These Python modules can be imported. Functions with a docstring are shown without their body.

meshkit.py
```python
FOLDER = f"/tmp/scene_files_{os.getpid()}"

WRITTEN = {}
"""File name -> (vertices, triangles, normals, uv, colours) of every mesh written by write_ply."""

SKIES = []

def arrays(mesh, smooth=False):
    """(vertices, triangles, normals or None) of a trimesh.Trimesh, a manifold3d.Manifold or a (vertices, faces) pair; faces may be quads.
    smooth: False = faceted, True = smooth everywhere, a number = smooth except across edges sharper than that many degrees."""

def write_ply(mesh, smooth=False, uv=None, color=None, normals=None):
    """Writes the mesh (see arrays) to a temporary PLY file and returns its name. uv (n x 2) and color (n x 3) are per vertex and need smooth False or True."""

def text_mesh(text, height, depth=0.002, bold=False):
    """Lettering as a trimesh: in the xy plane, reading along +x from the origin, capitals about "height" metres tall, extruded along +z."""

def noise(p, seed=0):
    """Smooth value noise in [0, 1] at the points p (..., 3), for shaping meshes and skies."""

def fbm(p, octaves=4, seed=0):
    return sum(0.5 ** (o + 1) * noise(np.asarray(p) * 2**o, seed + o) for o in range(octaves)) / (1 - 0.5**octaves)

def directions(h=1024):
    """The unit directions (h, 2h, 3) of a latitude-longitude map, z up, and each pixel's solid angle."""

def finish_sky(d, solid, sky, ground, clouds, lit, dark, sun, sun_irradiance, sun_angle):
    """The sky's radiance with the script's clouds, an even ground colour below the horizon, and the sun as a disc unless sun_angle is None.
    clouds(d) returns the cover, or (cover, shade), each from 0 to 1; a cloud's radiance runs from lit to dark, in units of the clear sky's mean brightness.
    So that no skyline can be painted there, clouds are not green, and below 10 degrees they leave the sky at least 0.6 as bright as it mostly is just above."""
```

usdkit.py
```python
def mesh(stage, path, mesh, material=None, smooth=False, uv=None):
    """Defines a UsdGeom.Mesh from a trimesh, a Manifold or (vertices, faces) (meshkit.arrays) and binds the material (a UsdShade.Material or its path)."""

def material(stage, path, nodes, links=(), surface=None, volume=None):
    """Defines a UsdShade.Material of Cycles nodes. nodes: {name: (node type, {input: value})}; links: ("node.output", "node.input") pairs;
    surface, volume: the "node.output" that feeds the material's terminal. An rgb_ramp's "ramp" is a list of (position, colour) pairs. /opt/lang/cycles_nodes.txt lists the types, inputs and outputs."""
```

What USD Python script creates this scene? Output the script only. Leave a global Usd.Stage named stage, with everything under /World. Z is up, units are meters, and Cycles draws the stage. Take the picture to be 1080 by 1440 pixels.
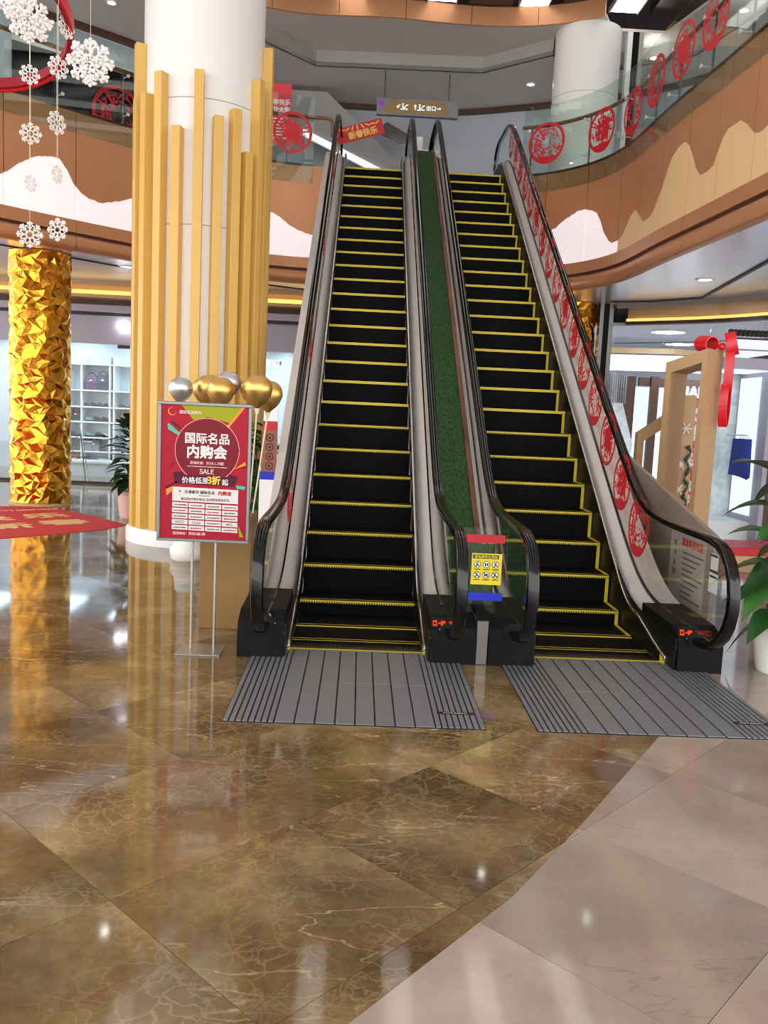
import math, glob, random
import numpy as np, trimesh, shapely
from shapely import affinity
from shapely.geometry import Polygon, box as sbox, LineString, Point
from shapely.ops import unary_union
from scipy.interpolate import CubicSpline
from pxr import Usd, UsdGeom, UsdLux, UsdShade, Gf, Sdf
import usdkit
from meshkit import fbm, noise
from PIL import Image, ImageDraw, ImageFont

stage = Usd.Stage.CreateInMemory()
UsdGeom.Xform.Define(stage, '/World')
UsdGeom.Scope.Define(stage, '/World/Looks')
rng = np.random.default_rng(7)
PI = math.pi

# ------------------------------------------------------------------ camera, ambient light, exposure
F, PITCH, ROLL, YAW, EYE = 1191.0, math.radians(6.7), math.radians(2.63), math.radians(1.86), 1.78
fh = np.array([math.sin(YAW), math.cos(YAW), 0]); rt = np.array([math.cos(YAW), -math.sin(YAW), 0]); upv = np.array([0, 0, 1.])
fw = fh * math.cos(PITCH) - upv * math.sin(PITCH); uu = fh * math.sin(PITCH) + upv * math.cos(PITCH)
cx, cu = math.cos(ROLL) * rt + math.sin(ROLL) * uu, -math.sin(ROLL) * rt + math.cos(ROLL) * uu
cam = UsdGeom.Camera.Define(stage, '/World/camera')
cam.AddTransformOp().Set(Gf.Matrix4d(*cx, 0, *cu, 0, *(-fw), 0, 0, 0, EYE, 1))
cam.CreateHorizontalApertureAttr(36.0); cam.CreateVerticalApertureAttr(48.0)
cam.CreateFocalLengthAttr(36.0 * F / 1080.0)
cam.CreateClippingRangeAttr(Gf.Vec2f(0.05, 500))
cam.CreateExposureAttr(-0.38)
dome = UsdLux.DomeLight.Define(stage, '/World/mall_ambient'); dome.CreateIntensityAttr(1.35); dome.CreateColorAttr(Gf.Vec3f(1.0, 0.985, 0.965))
CEIL_L, SHOP_L = 2.6, 5.0

# ------------------------------------------------------------------ materials
def srgb(r, g, b):
    f = lambda c: (c / 255 / 12.92) if c / 255 <= 0.04045 else ((c / 255 + 0.055) / 1.055) ** 2.4
    return (f(r), f(g), f(b))
MATS = {}
def M(name, col=None, rough=0.5, metal=0.0, spec=0.5, emit=None, strength=0.0, coat=0.0, bump=None):
    if name in MATS: return MATS[name]
    p = {'base_color': srgb(*col), 'roughness': rough, 'metallic': metal, 'specular_ior_level': spec, 'coat_weight': coat}
    if emit is not None: p['emission_color'] = srgb(*emit); p['emission_strength'] = strength
    nodes = {'p': ('principled_bsdf', p)}; links = []
    if bump:
        nodes['g'] = ('geometry', {}); nodes['mp'] = ('mapping', {'scale': bump[1]})
        nodes['n'] = ('noise_texture', {'scale': bump[0], 'detail': 3.0}); nodes['b'] = ('bump', {'strength': bump[2], 'distance': 0.01})
        links = [('g.position', 'mp.vector'), ('mp.vector', 'n.vector'), ('n.fac', 'b.height'), ('b.normal', 'p.normal')]
    MATS[name] = usdkit.material(stage, '/World/Looks/' + name, nodes, links, surface='p.BSDF')
    return MATS[name]
def MN(name, c1, c2, scale, rough=0.5, metal=0.0, stretch=(1, 1, 1), detail=4.0, lo=0.35, hi=0.65, bump=0.0, spec=0.5, dist=0.0):
    if name in MATS: return MATS[name]
    nodes = {'g': ('geometry', {}), 'mp': ('mapping', {'scale': stretch}), 'n': ('noise_texture', {'scale': scale, 'detail': detail, 'distortion': dist}),
             'r': ('rgb_ramp', {'ramp': [(0, srgb(*c1)), (lo, srgb(*c1)), (hi, srgb(*c2)), (1, srgb(*c2))]}),
             'p': ('principled_bsdf', {'roughness': rough, 'metallic': metal, 'specular_ior_level': spec})}
    links = [('g.position', 'mp.vector'), ('mp.vector', 'n.vector'), ('n.fac', 'r.fac'), ('r.color', 'p.base_color')]
    if bump:
        nodes['b'] = ('bump', {'strength': bump, 'distance': 0.01}); links += [('n.fac', 'b.height'), ('b.normal', 'p.normal')]
    MATS[name] = usdkit.material(stage, '/World/Looks/' + name, nodes, links, surface='p.BSDF')
    return MATS[name]
def emis(name, col, strength):
    if name not in MATS:
        MATS[name] = usdkit.material(stage, '/World/Looks/' + name, {'e': ('emission', {'color': srgb(*col), 'strength': strength})}, [], surface='e.emission')
    return MATS[name]
def pane(name, tint, ior=1.5, gl=(1, 1, 1)):            # thin pane: the same reflectance from both faces
    MATS[name] = usdkit.material(stage, '/World/Looks/' + name, {
        'ge': ('geometry', {}), 'sg': ('math', {'math_type': 'multiply_add', 'value2': -2.0, 'value3': 1.0}), 'pw': ('math', {'math_type': 'power', 'value1': ior}),
        'f': ('fresnel', {'IOR': ior}), 't': ('transparent_bsdf', {'color': tint}), 'g': ('glossy_bsdf', {'color': gl, 'roughness': 0.0}), 'm': ('mix_closure', {})},
        [('ge.backfacing', 'sg.value1'), ('sg.value', 'pw.value2'), ('pw.value', 'f.IOR'), ('f.fac', 'm.fac'), ('t.BSDF', 'm.closure1'), ('g.BSDF', 'm.closure2')], surface='m.closure')
    return MATS[name]
GLASS = pane('clear_glass', (0.97, 0.985, 0.975), 1.25)
RAILGLASS = pane('green_tint_glass', (0.86, 0.92, 0.895), 1.38)
SHOPGLASS = pane('shop_glass', (0.95, 0.97, 0.97), 1.3)

def marble(name, dark, mid, light, vein, rough, wa, wb, amt, web, spec=0.5, fine=0.35):
    nodes = {'g': ('geometry', {}), 'oi': ('object_info', {}), 'rm': ('math', {'math_type': 'multiply', 'value2': 37.0}),
             'rc': ('combine_xyz', {}), 'ad': ('vector_math', {'math_type': 'add'}),
             'patch': ('noise_texture', {'scale': 1.3, 'detail': 6.0, 'roughness': 0.6, 'distortion': 0.2}),
             'fine': ('noise_texture', {'scale': 34.0, 'detail': 5.0, 'roughness': 0.75, 'distortion': 0.6}),
             'r': ('rgb_ramp', {'ramp': [(0, srgb(*dark)), (0.38, srgb(*dark)), (0.52, srgb(*mid)), (0.68, srgb(*light)), (1, srgb(*light))]}),
             'st': ('mapping', {'rotation': (0, 0, 0.5), 'scale': (0.55, 2.4, 1)}), 'na': ('noise_texture', {'scale': 1.5, 'detail': 7.0, 'roughness': 0.5, 'distortion': 0.1}), 'nb': ('noise_texture', {'scale': 4.2, 'detail': 9.0, 'roughness': 0.62, 'distortion': 0.2}),
             'sa': ('math', {'math_type': 'subtract', 'value2': 0.5}), 'sb': ('math', {'math_type': 'subtract', 'value2': 0.5}),
             'aa': ('math', {'math_type': 'absolute'}), 'ab': ('math', {'math_type': 'absolute'}),
             'va': ('map_range', {'from_min': 0.0, 'from_max': wa, 'to_min': amt, 'to_max': 0.0, 'clamp': True}), 'vb': ('map_range', {'from_min': 0.0, 'from_max': wb, 'to_min': web, 'to_max': 0.0, 'clamp': True}),
             'mk': ('noise_texture', {'scale': 1.9, 'detail': 3.0}), 'mkr': ('map_range', {'from_min': 0.42, 'from_max': 0.62, 'to_min': 0.1, 'to_max': 1.0, 'clamp': True}),
             'mk2': ('noise_texture', {'scale': 0.9, 'detail': 2.0, 'w': 3.0}), 'mkr2': ('map_range', {'from_min': 0.45, 'from_max': 0.6, 'to_min': 0.0, 'to_max': 1.0, 'clamp': True}),
             'wn': ('noise_texture', {'scale': 5.0, 'detail': 4.0}), 'wsc': ('vector_math', {'math_type': 'scale', 'scale': 0.22}), 'wad': ('vector_math', {'math_type': 'add'}), 'vo': ('voronoi_texture', {'feature': 'distance_to_edge', 'scale': 9.0}), 'vc': ('map_range', {'from_min': 0.0, 'from_max': 0.05, 'to_min': web, 'to_max': 0.0, 'clamp': True}), 'mc': ('math', {'math_type': 'multiply'}), 'mx2': ('math', {'math_type': 'maximum'}), 'ma': ('math', {'math_type': 'multiply'}), 'mb': ('math', {'math_type': 'multiply'}), 'mx': ('math', {'math_type': 'maximum'}),
             'mf': ('mix', {'mix_type': 'overlay', 'fac': fine}), 'mv': ('mix', {'color2': srgb(*vein)}),
             'tone': ('map_range', {'from_min': 0.0, 'from_max': 1.0, 'to_min': 0.84, 'to_max': 1.12}), 'hs': ('hsv', {}),
             'p': ('principled_bsdf', {'roughness': rough, 'specular_ior_level': spec})}
    L = [('oi.random', 'rm.value1'), ('rm.value', 'rc.x'), ('rm.value', 'rc.y'), ('g.position', 'ad.vector1'), ('rc.vector', 'ad.vector2')]
    L += [('ad.vector', k + '.vector') for k in ('patch', 'fine', 'st', 'nb', 'mk', 'mk2', 'wn')] + [('st.vector', 'na.vector'), ('wn.color', 'wsc.vector1'), ('ad.vector', 'wad.vector1'), ('wsc.vector', 'wad.vector2'), ('wad.vector', 'vo.vector'), ('vo.distance', 'vc.value'), ('vc.result', 'mc.value1'), ('mkr.result', 'mc.value2')]
    L += [('patch.fac', 'r.fac'), ('na.fac', 'sa.value1'), ('nb.fac', 'sb.value1'), ('sa.value', 'aa.value1'), ('sb.value', 'ab.value1'), ('aa.value', 'va.value'), ('ab.value', 'vb.value'),
          ('mk.fac', 'mkr.value'), ('mk2.fac', 'mkr2.value'), ('va.result', 'ma.value1'), ('mkr2.result', 'ma.value2'), ('vb.result', 'mb.value1'), ('mkr.result', 'mb.value2'),
          ('ma.value', 'mx.value1'), ('mb.value', 'mx.value2'), ('r.color', 'mf.color1'), ('fine.color', 'mf.color2'), ('mf.color', 'mv.color1'), ('mx.value', 'mx2.value1'), ('mc.value', 'mx2.value2'), ('mx2.value', 'mv.fac'),
          ('oi.random', 'tone.value'), ('tone.result', 'hs.value'), ('mv.color', 'hs.color'), ('hs.color', 'p.base_color')]
    MATS[name] = usdkit.material(stage, '/World/Looks/' + name, nodes, L, surface='p.BSDF')
    return MATS[name]
BROWN = marble('brown_marble', (92, 71, 46), (120, 97, 65), (158, 134, 97), (198, 176, 136), 0.06, 0.006, 0.014, 0.75, 0.27, fine=0.55)
BEIGE = marble('beige_marble', (146, 130, 119), (158, 142, 130), (170, 155, 143), (122, 102, 90), 0.07, 0.005, 0.006, 0.5, 0.12, fine=0.12)

M('grout', (104, 86, 66), 0.6); M('white_paint', (236, 234, 231), 0.35); M('grey_paint', (168, 165, 160), 0.55); M('white_satin', (240, 240, 240), 0.3)
M('steel', (226, 218, 214), 0.42, 0.5, bump=(60.0, (1, 0.03, 1), 0.03)); M('steel_dark', (120, 118, 116), 0.35, 1.0); M('brushed', (172, 170, 166), 0.35, 0.85); M('chrome', (235, 235, 238), 0.08, 1.0)
M('rubber', (9, 9, 10), 0.14, 0.0, 0.5); M('black_plastic', (8, 8, 9), 0.5, 0.0, 0.18); M('black_skirt', (12, 12, 13), 0.42, 0.0, 0.3)
M('step_black', (8, 8, 9), 0.65, 0, 0.1, bump=(160.0, (1, 0.02, 0.02), 0.25)); M('yellow_paint', (214, 190, 44), 0.5)
M('plate_grey', (146, 148, 153), 0.4, 0.6, bump=(230.0, (0.01, 1, 1), 0.35)); M('plate_groove', (22, 22, 24), 0.6)
M('gold_lacquer', (221, 178, 92), 0.42); M('fascia', (204, 144, 102), 0.36, 0.35); M('fascia_dark', (70, 42, 26), 0.5); M('wood_rail', (128, 84, 52), 0.4)
M('gold_foil', (226, 158, 52), 0.16, 1.0, bump=(14.0, (1, 1, 0.5), 0.9)); M('gold_balloon', (232, 186, 108), 0.34, 0.9); M('silver_balloon', (214, 214, 218), 0.34, 0.9)
M('cream_plastic', (236, 226, 200), 0.4); M('red_fabric', (204, 22, 36), 0.5); M('red_print', (200, 24, 36), 0.45); M('poster_red', (160, 14, 40), 0.5, 0, 0.25)
M('poster_dark', (116, 18, 32), 0.5, 0, 0.25); M('poster_plum', (74, 14, 40), 0.5, 0, 0.25); M('poster_green', (150, 152, 20), 0.5, 0, 0.25); M('poster_white', (214, 208, 206), 0.5, 0, 0.25)
M('poster_pink', (236, 196, 200), 0.4); M('poster_yellow', (242, 190, 40), 0.4); M('teal', (70, 168, 146), 0.4); M('orange', (224, 130, 34), 0.4); M('ink', (40, 34, 36), 0.5)
M('alu_frame', (128, 130, 132), 0.35, 0.8); M('kraft', (134, 100, 52), 0.55); M('white_print', (244, 242, 240), 0.4); M('gold_print', (226, 180, 92), 0.35, 0.4)
M('carpet_red', (206, 40, 38), 0.75); M('sign_yellow', (232, 208, 40), 0.4); M('sign_blue', (24, 44, 190), 0.4); M('taupe', (150, 136, 124), 0.45); M('grey_metal', (128, 130, 136), 0.4, 0.4); M('soffit_paint', (232, 230, 236), 0.24, 0.55)
M('plywood', (190, 152, 108), 0.5, bump=(20.0, (1, 1, 0.08), 0.08)); M('leaf_dark', (30, 62, 28), 0.32); M('leaf_mid', (48, 92, 40), 0.3); M('stem', (66, 60, 34), 0.6)
M('pot_pink', (226, 190, 178), 0.4); M('pot_white', (236, 234, 228), 0.3); M('soil', (46, 34, 24), 0.9); M('snow_plastic', (240, 234, 230), 0.45)
M('white_cladding', (244, 242, 240), 0.35); M('dark_wood', (84, 52, 38), 0.45); M('shop_white', (236, 240, 244), 0.3); M('lavender', (176, 172, 190), 0.4)
M('black_hole', (5, 5, 6), 0.9); M('taupe_dark', (46, 40, 40), 0.5); M('cloth_blue', (26, 50, 140), 0.7); M('upper_wall', (196, 202, 210), 0.4); M('ceil_grey', (218, 210, 204), 0.6)
M('brown_edge', (96, 66, 44), 0.5, bump=(40.0, (1, 1, 1), 0.3)); M('tan_panel', (206, 168, 120), 0.45); M('dark_slat', (40, 26, 22), 0.4)
for nm, c in dict(bag_plum=(96, 58, 92), bag_navy=(52, 54, 74), bag_tan=(176, 120, 92), shoe_black=(36, 34, 38), shoe_cream=(206, 196, 176), box_teal=(120, 170, 160), mag_grey=(140, 140, 146)).items(): M(nm, c, 0.45)
MN('turf', (14, 42, 12), (40, 82, 28), 42.0, 0.85, stretch=(1, 0.5, 1), bump=0.9)
MN('wood_brown', (74, 44, 30), (120, 76, 50), 9.0, 0.5, stretch=(1, 0.15, 0.15), bump=0.2)
MN('marble_wall', (196, 206, 204), (230, 236, 234), 5.0, 0.3, dist=1.0)
LIGHTBOX = emis('ceiling_light', (255, 250, 244), CEIL_L)
SHOPLIGHT = emis('shop_light', (206, 234, 255), SHOP_L * 2.2)
COVE = emis('gold_cove_light', (255, 206, 110), 2.0)
SPOT = emis('spot_lamp', (250, 248, 255), 9.0)
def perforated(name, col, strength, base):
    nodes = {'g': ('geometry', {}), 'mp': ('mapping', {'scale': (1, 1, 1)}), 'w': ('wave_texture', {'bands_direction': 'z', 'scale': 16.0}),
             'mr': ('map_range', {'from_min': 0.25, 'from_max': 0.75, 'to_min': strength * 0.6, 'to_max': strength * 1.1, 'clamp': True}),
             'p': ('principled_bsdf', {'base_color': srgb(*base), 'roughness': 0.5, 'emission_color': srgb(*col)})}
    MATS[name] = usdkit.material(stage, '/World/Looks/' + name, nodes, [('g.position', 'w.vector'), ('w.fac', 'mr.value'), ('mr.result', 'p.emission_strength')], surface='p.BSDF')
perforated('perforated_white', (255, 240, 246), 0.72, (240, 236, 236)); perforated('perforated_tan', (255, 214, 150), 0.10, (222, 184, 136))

# ------------------------------------------------------------------ object helpers
used = {}
def numbered(parent, name):
    k = (parent, name); n = used.get(k, 0); used[k] = n + 1
    return name if n == 0 else '%s_%03d' % (name, n)
LABELS = []
def tag(prim, label=None, cat=None, group=None, kind=None):
    for k, v in (('label', label), ('category', cat), ('group', group), ('kind', kind)):
        if v: prim.SetCustomDataByKey(k, v)
class T:                                                    # a thing: an Xform at its base; parts are given in world coordinates
    def __init__(self, name, label, cat, loc=(0, 0, 0), group=None, kind=None):
        self.path = '/World/' + numbered('', name); self.loc = np.array(loc, float)
        x = UsdGeom.Xform.Define(stage, self.path); x.AddTranslateOp().Set(Gf.Vec3d(*map(float, loc)))
        self.prim = x.GetPrim(); tag(self.prim, label, cat, group, kind)
class Part:
    def __init__(self, path, loc): self.path, self.loc = path, loc
def obj(parent, name, mesh, mat, smooth=False, label=None, kind=None):
    if isinstance(mesh, list): mesh = trimesh.util.concatenate(mesh)
    pp = parent.path; path = pp + '/' + numbered(pp, name); loc = parent.loc
    mm = mesh.copy(); mm.apply_translation(-loc)
    m = usdkit.mesh(stage, path, mm, MATS[mat] if isinstance(mat, str) else mat, smooth=smooth)
    if label or kind: tag(m.GetPrim(), label, None, None, kind)
    return Part(path, loc)
def single(name, mesh, mat, label=None, cat=None, group=None, kind=None, smooth=False):
    if isinstance(mesh, list): mesh = trimesh.util.concatenate(mesh)
    path = '/World/' + numbered('', name)
    m = usdkit.mesh(stage, path, mesh, MATS[mat] if isinstance(mat, str) else mat, smooth=smooth); tag(m.GetPrim(), label, cat, group, kind)
    return Part(path, np.zeros(3))
def struct(name, mesh, mat, smooth=False): return single(name, mesh, mat, kind='structure', smooth=smooth)
def copy_of(src, name, label, cat, loc, rotz=0, scale=1, group=None, rotx=0):
    x = UsdGeom.Xform.Define(stage, '/World/' + numbered('', name)); x.AddTranslateOp().Set(Gf.Vec3d(*map(float, loc)))
    if rotz: x.AddRotateZOp().Set(float(rotz))
    if rotx: x.AddRotateXOp().Set(float(rotx))
    if scale != 1: x.AddScaleOp().Set(Gf.Vec3f(scale, scale, scale))
    p = x.GetPrim(); p.GetReferences().AddInternalReference(src); p.SetInstanceable(True); tag(p, label, cat, group); return p
def protoclass(name):
    p = stage.CreateClassPrim('/World/Looks/' + name) if False else stage.CreateClassPrim('/_' + name)
    return Part(str(p.GetPath()), np.zeros(3))

def box(x0, x1, y0, y1, z0, z1):
    m = trimesh.creation.box((abs(x1 - x0), abs(y1 - y0), abs(z1 - z0))); m.apply_translation(((x0 + x1) / 2, (y0 + y1) / 2, (z0 + z1) / 2)); return m
def bbox(x0, x1, y0, y1, z0, z1, b=0.008):                  # box with chamfered edges
    v = []
    for sx in (0, 1):
        for sy in (0, 1):
            for sz in (0, 1):
                for k in range(3):
                    p = [(x0, x1)[sx], (y0, y1)[sy], (z0, z1)[sz]]
                    s = [(-1, 1)[sx], (-1, 1)[sy], (-1, 1)[sz]]
                    for j in range(3):
                        if j != k: p[j] -= s[j] * b
                    v.append(p)
    return trimesh.convex.convex_hull(np.array(v))
def cyl(p0, p1, r, r2=None, n=16):
    return sweep([p0, p1], [r, r if r2 is None else r2], n)
def sweep(pts, rad, n=10, prof=None, up=(0, 0, 1), closed=False, caps=True):
    p = np.array(pts, float); m = len(p)
    rad = np.broadcast_to(np.asarray(rad, float), (m,))
    if closed: t = np.roll(p, -1, 0) - np.roll(p, 1, 0)
    else: t = np.gradient(p, axis=0)
    t /= np.linalg.norm(t, axis=1, keepdims=True) + 1e-12
    up = np.array(up, float); a = np.cross(t, up); bad = np.linalg.norm(a, axis=1) < 1e-3
    a[bad] = np.cross(t[bad], (1.0, 0.013, 0)); a /= np.linalg.norm(a, axis=1, keepdims=True); b = np.cross(a, t)
    if prof is None:
        an = np.arange(n) * 2 * PI / n; prof = np.stack([np.cos(an), np.sin(an)], 1)
    prof = np.asarray(prof, float); n = len(prof)
    v = p[:, None] + rad[:, None, None] * (prof[None, :, 0, None] * a[:, None] + prof[None, :, 1, None] * b[:, None])
    i, j = np.meshgrid(np.arange(m if closed else m - 1), np.arange(n), indexing='ij'); i2 = (i + 1) % m
    q = np.stack([i * n + j, i * n + (j + 1) % n, i2 * n + (j + 1) % n, i2 * n + j], -1).reshape(-1, 4)
    f = np.vstack([q[:, [0, 1, 2]], q[:, [0, 2, 3]]]); v = v.reshape(-1, 3)
    if caps and not closed:
        c = np.arange(1, n - 1); z = np.zeros_like(c)
        f = np.vstack([f, np.stack([z, c + 1, c], 1), np.stack([z, c, c + 1], 1) + (m - 1) * n])
    mesh = trimesh.Trimesh(v, f, process=False); mesh.fix_normals() if m * n < 400 else None
    return mesh
def lathe(prof, c, n=32):                                   # prof: (radius, z) upward
    p = np.array(prof, float); m = len(p); an = np.arange(n) * 2 * PI / n
    v = np.stack([c[0] + p[:, 0, None] * np.cos(an), c[1] + p[:, 0, None] * np.sin(an), c[2] + np.broadcast_to(p[:, 1, None], (m, n))], -1).reshape(-1, 3)
    i, j = np.meshgrid(np.arange(m - 1), np.arange(n), indexing='ij')
    q = np.stack([i * n + j, i * n + (j + 1) % n, (i + 1) * n + (j + 1) % n, (i + 1) * n + j], -1).reshape(-1, 4)
    return trimesh.Trimesh(v, np.vstack([q[:, [0, 1, 2]], q[:, [0, 2, 3]]]), process=False)
def ext(poly, depth):
    out = []
    for g in getattr(poly, 'geoms', [poly]):
        if g.geom_type == 'Polygon' and g.area > 1e-9: out.append(trimesh.creation.extrude_polygon(g, depth, engine='earcut'))
    return trimesh.util.concatenate(out)
def prism(poly, z0, z1):
    m = ext(poly if not isinstance(poly, list) else Polygon(poly), z1 - z0); m.apply_translation((0, 0, z0)); return m
def frame(O, U, V):
    U = np.array(U, float); V = np.array(V, float); U /= np.linalg.norm(U); V = V / np.linalg.norm(V); N = np.cross(U, V)
    A = np.eye(4); A[:3, 0], A[:3, 1], A[:3, 2], A[:3, 3] = U, V, N, O; return A
def place(m, A, lift=0.0):
    m = m.copy(); m.apply_translation((0, 0, lift)); m.apply_transform(A); return m
def xprism(pyz, x0, x1):                                    # polygon in (y, z) extruded along x
    m = ext(pyz if not isinstance(pyz, list) else Polygon(pyz), x1 - x0)
    v = m.vertices.copy(); m.vertices = np.stack([v[:, 2] + x0, v[:, 0], v[:, 1]], 1); return m
def ribbon(c3, top, bot, thick, off=0.0):                   # vertical wall along a plan polyline, top and bottom heights per point
    p = np.array(c3, float)[:, :2]; t = np.gradient(p, axis=0); t /= np.linalg.norm(t, axis=1, keepdims=True); nrm = np.stack([-t[:, 1], t[:, 0]], 1)
    a, b = p + nrm * off, p + nrm * (off + thick); n = len(p)
    top = np.broadcast_to(top, (n,)); bot = np.broadcast_to(bot, (n,))
    ring = np.stack([np.c_[a, bot], np.c_[b, bot], np.c_[b, top], np.c_[a, top]], 1)
    i, j = np.meshgrid(np.arange(n - 1), np.arange(4), indexing='ij')
    q = np.stack([i * 4 + j, i * 4 + (j + 1) % 4, (i + 1) * 4 + (j + 1) % 4, (i + 1) * 4 + j], -1).reshape(-1, 4)
    f = np.vstack([q[:, [0, 1, 2]], q[:, [0, 2, 3]], [[0, 1, 2], [0, 2, 3]], np.array([[0, 2, 1], [0, 3, 2]]) + (n - 1) * 4])
    m = trimesh.Trimesh(ring.reshape(-1, 3), f, process=False); return m
def sphere(c, r, s=2, sc=(1, 1, 1)):
    m = trimesh.creation.icosphere(s, r); m.vertices *= np.array(sc); m.apply_translation(c); return m
FONT = glob.glob('/opt/blender-*/*/datafiles/fonts/Noto Sans CJK Regular.woff2')[0]
def textpoly(s, height, bold=0, center=True, simp=0.8):
    font = ImageFont.truetype(FONT, 72)
    x0, y0, x1, y1 = font.getbbox(s, anchor='ls', stroke_width=bold)
    im = Image.new('L', (x1 - x0 + 8, y1 - y0 + 8)); ImageDraw.Draw(im).text((4 - x0, 4 - y0), s, 255, font, anchor='ls', stroke_width=bold)
    on = np.pad(np.asarray(im) > 127, ((0, 0), (1, 1))).astype(np.int8)
    rows, st = np.nonzero(np.diff(on, axis=1) == 1); en = np.nonzero(np.diff(on, axis=1) == -1)[1]
    sh = unary_union(shapely.box(st, -rows - 1, en, -rows)).buffer(0.5).buffer(-0.5).simplify(simp)
    k = height / 64.0; b = sh.bounds
    sh = affinity.translate(sh, -(b[0] + b[2]) / 2 if center else -b[0], -(b[1] + b[3]) / 2)
    return affinity.scale(sh, k, k, origin=(0, 0))

# ------------------------------------------------------------------ plan curves of the atrium edge (arc length in metres)
class Curve:
    def __init__(self, pts):
        p = np.array(pts, float); d = np.r_[0, np.cumsum(np.linalg.norm(np.diff(p, axis=0), axis=1))]
        q = CubicSpline(d, p)(np.linspace(0, d[-1], 500)); self.s = np.r_[0, np.cumsum(np.linalg.norm(np.diff(q, axis=0), axis=1))]; self.q = q; self.len = self.s[-1]
    def at(self, s):
        s = np.asarray(s, float); return np.stack([np.interp(s, self.s, self.q[:, 0]), np.interp(s, self.s, self.q[:, 1])], -1)
    def seg(self, a, b, step=0.12):
        return self.at(np.linspace(a, b, max(2, int((b - a) / step) + 1)))
    def nrm(self, s):
        t = self.at(s + 0.02) - self.at(s - 0.02); t /= np.linalg.norm(t); return np.array([-t[1], t[0]]), t
CL = Curve([(-9.0, 9.0), (-7.2, 11.0), (-5.41, 12.98), (-4.5, 13.95), (-3.94, 14.5), (-3.0, 15.3), (-1.84, 15.95), (-.85, 16.1)])
CR = Curve([(2.7, 16.05), (3.06, 15.86), (3.49, 15.47), (3.91, 14.75), (4.08, 14.0), (4.13, 12.6), (4.20, 11.2), (4.28, 9.7), (4.45, 7.5), (4.7, 5), (5.0, 2)])
Z2 = 6.19                                                    # upper floor level
def offset_line(pts, d):
    p = np.array(pts, float); t = np.gradient(p, axis=0); t /= np.linalg.norm(t, axis=1, keepdims=True); return p + np.stack([-t[:, 1], t[:, 0]], 1) * d
cl, cr = CL.seg(0, CL.len), CR.seg(0, CR.len)

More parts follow.
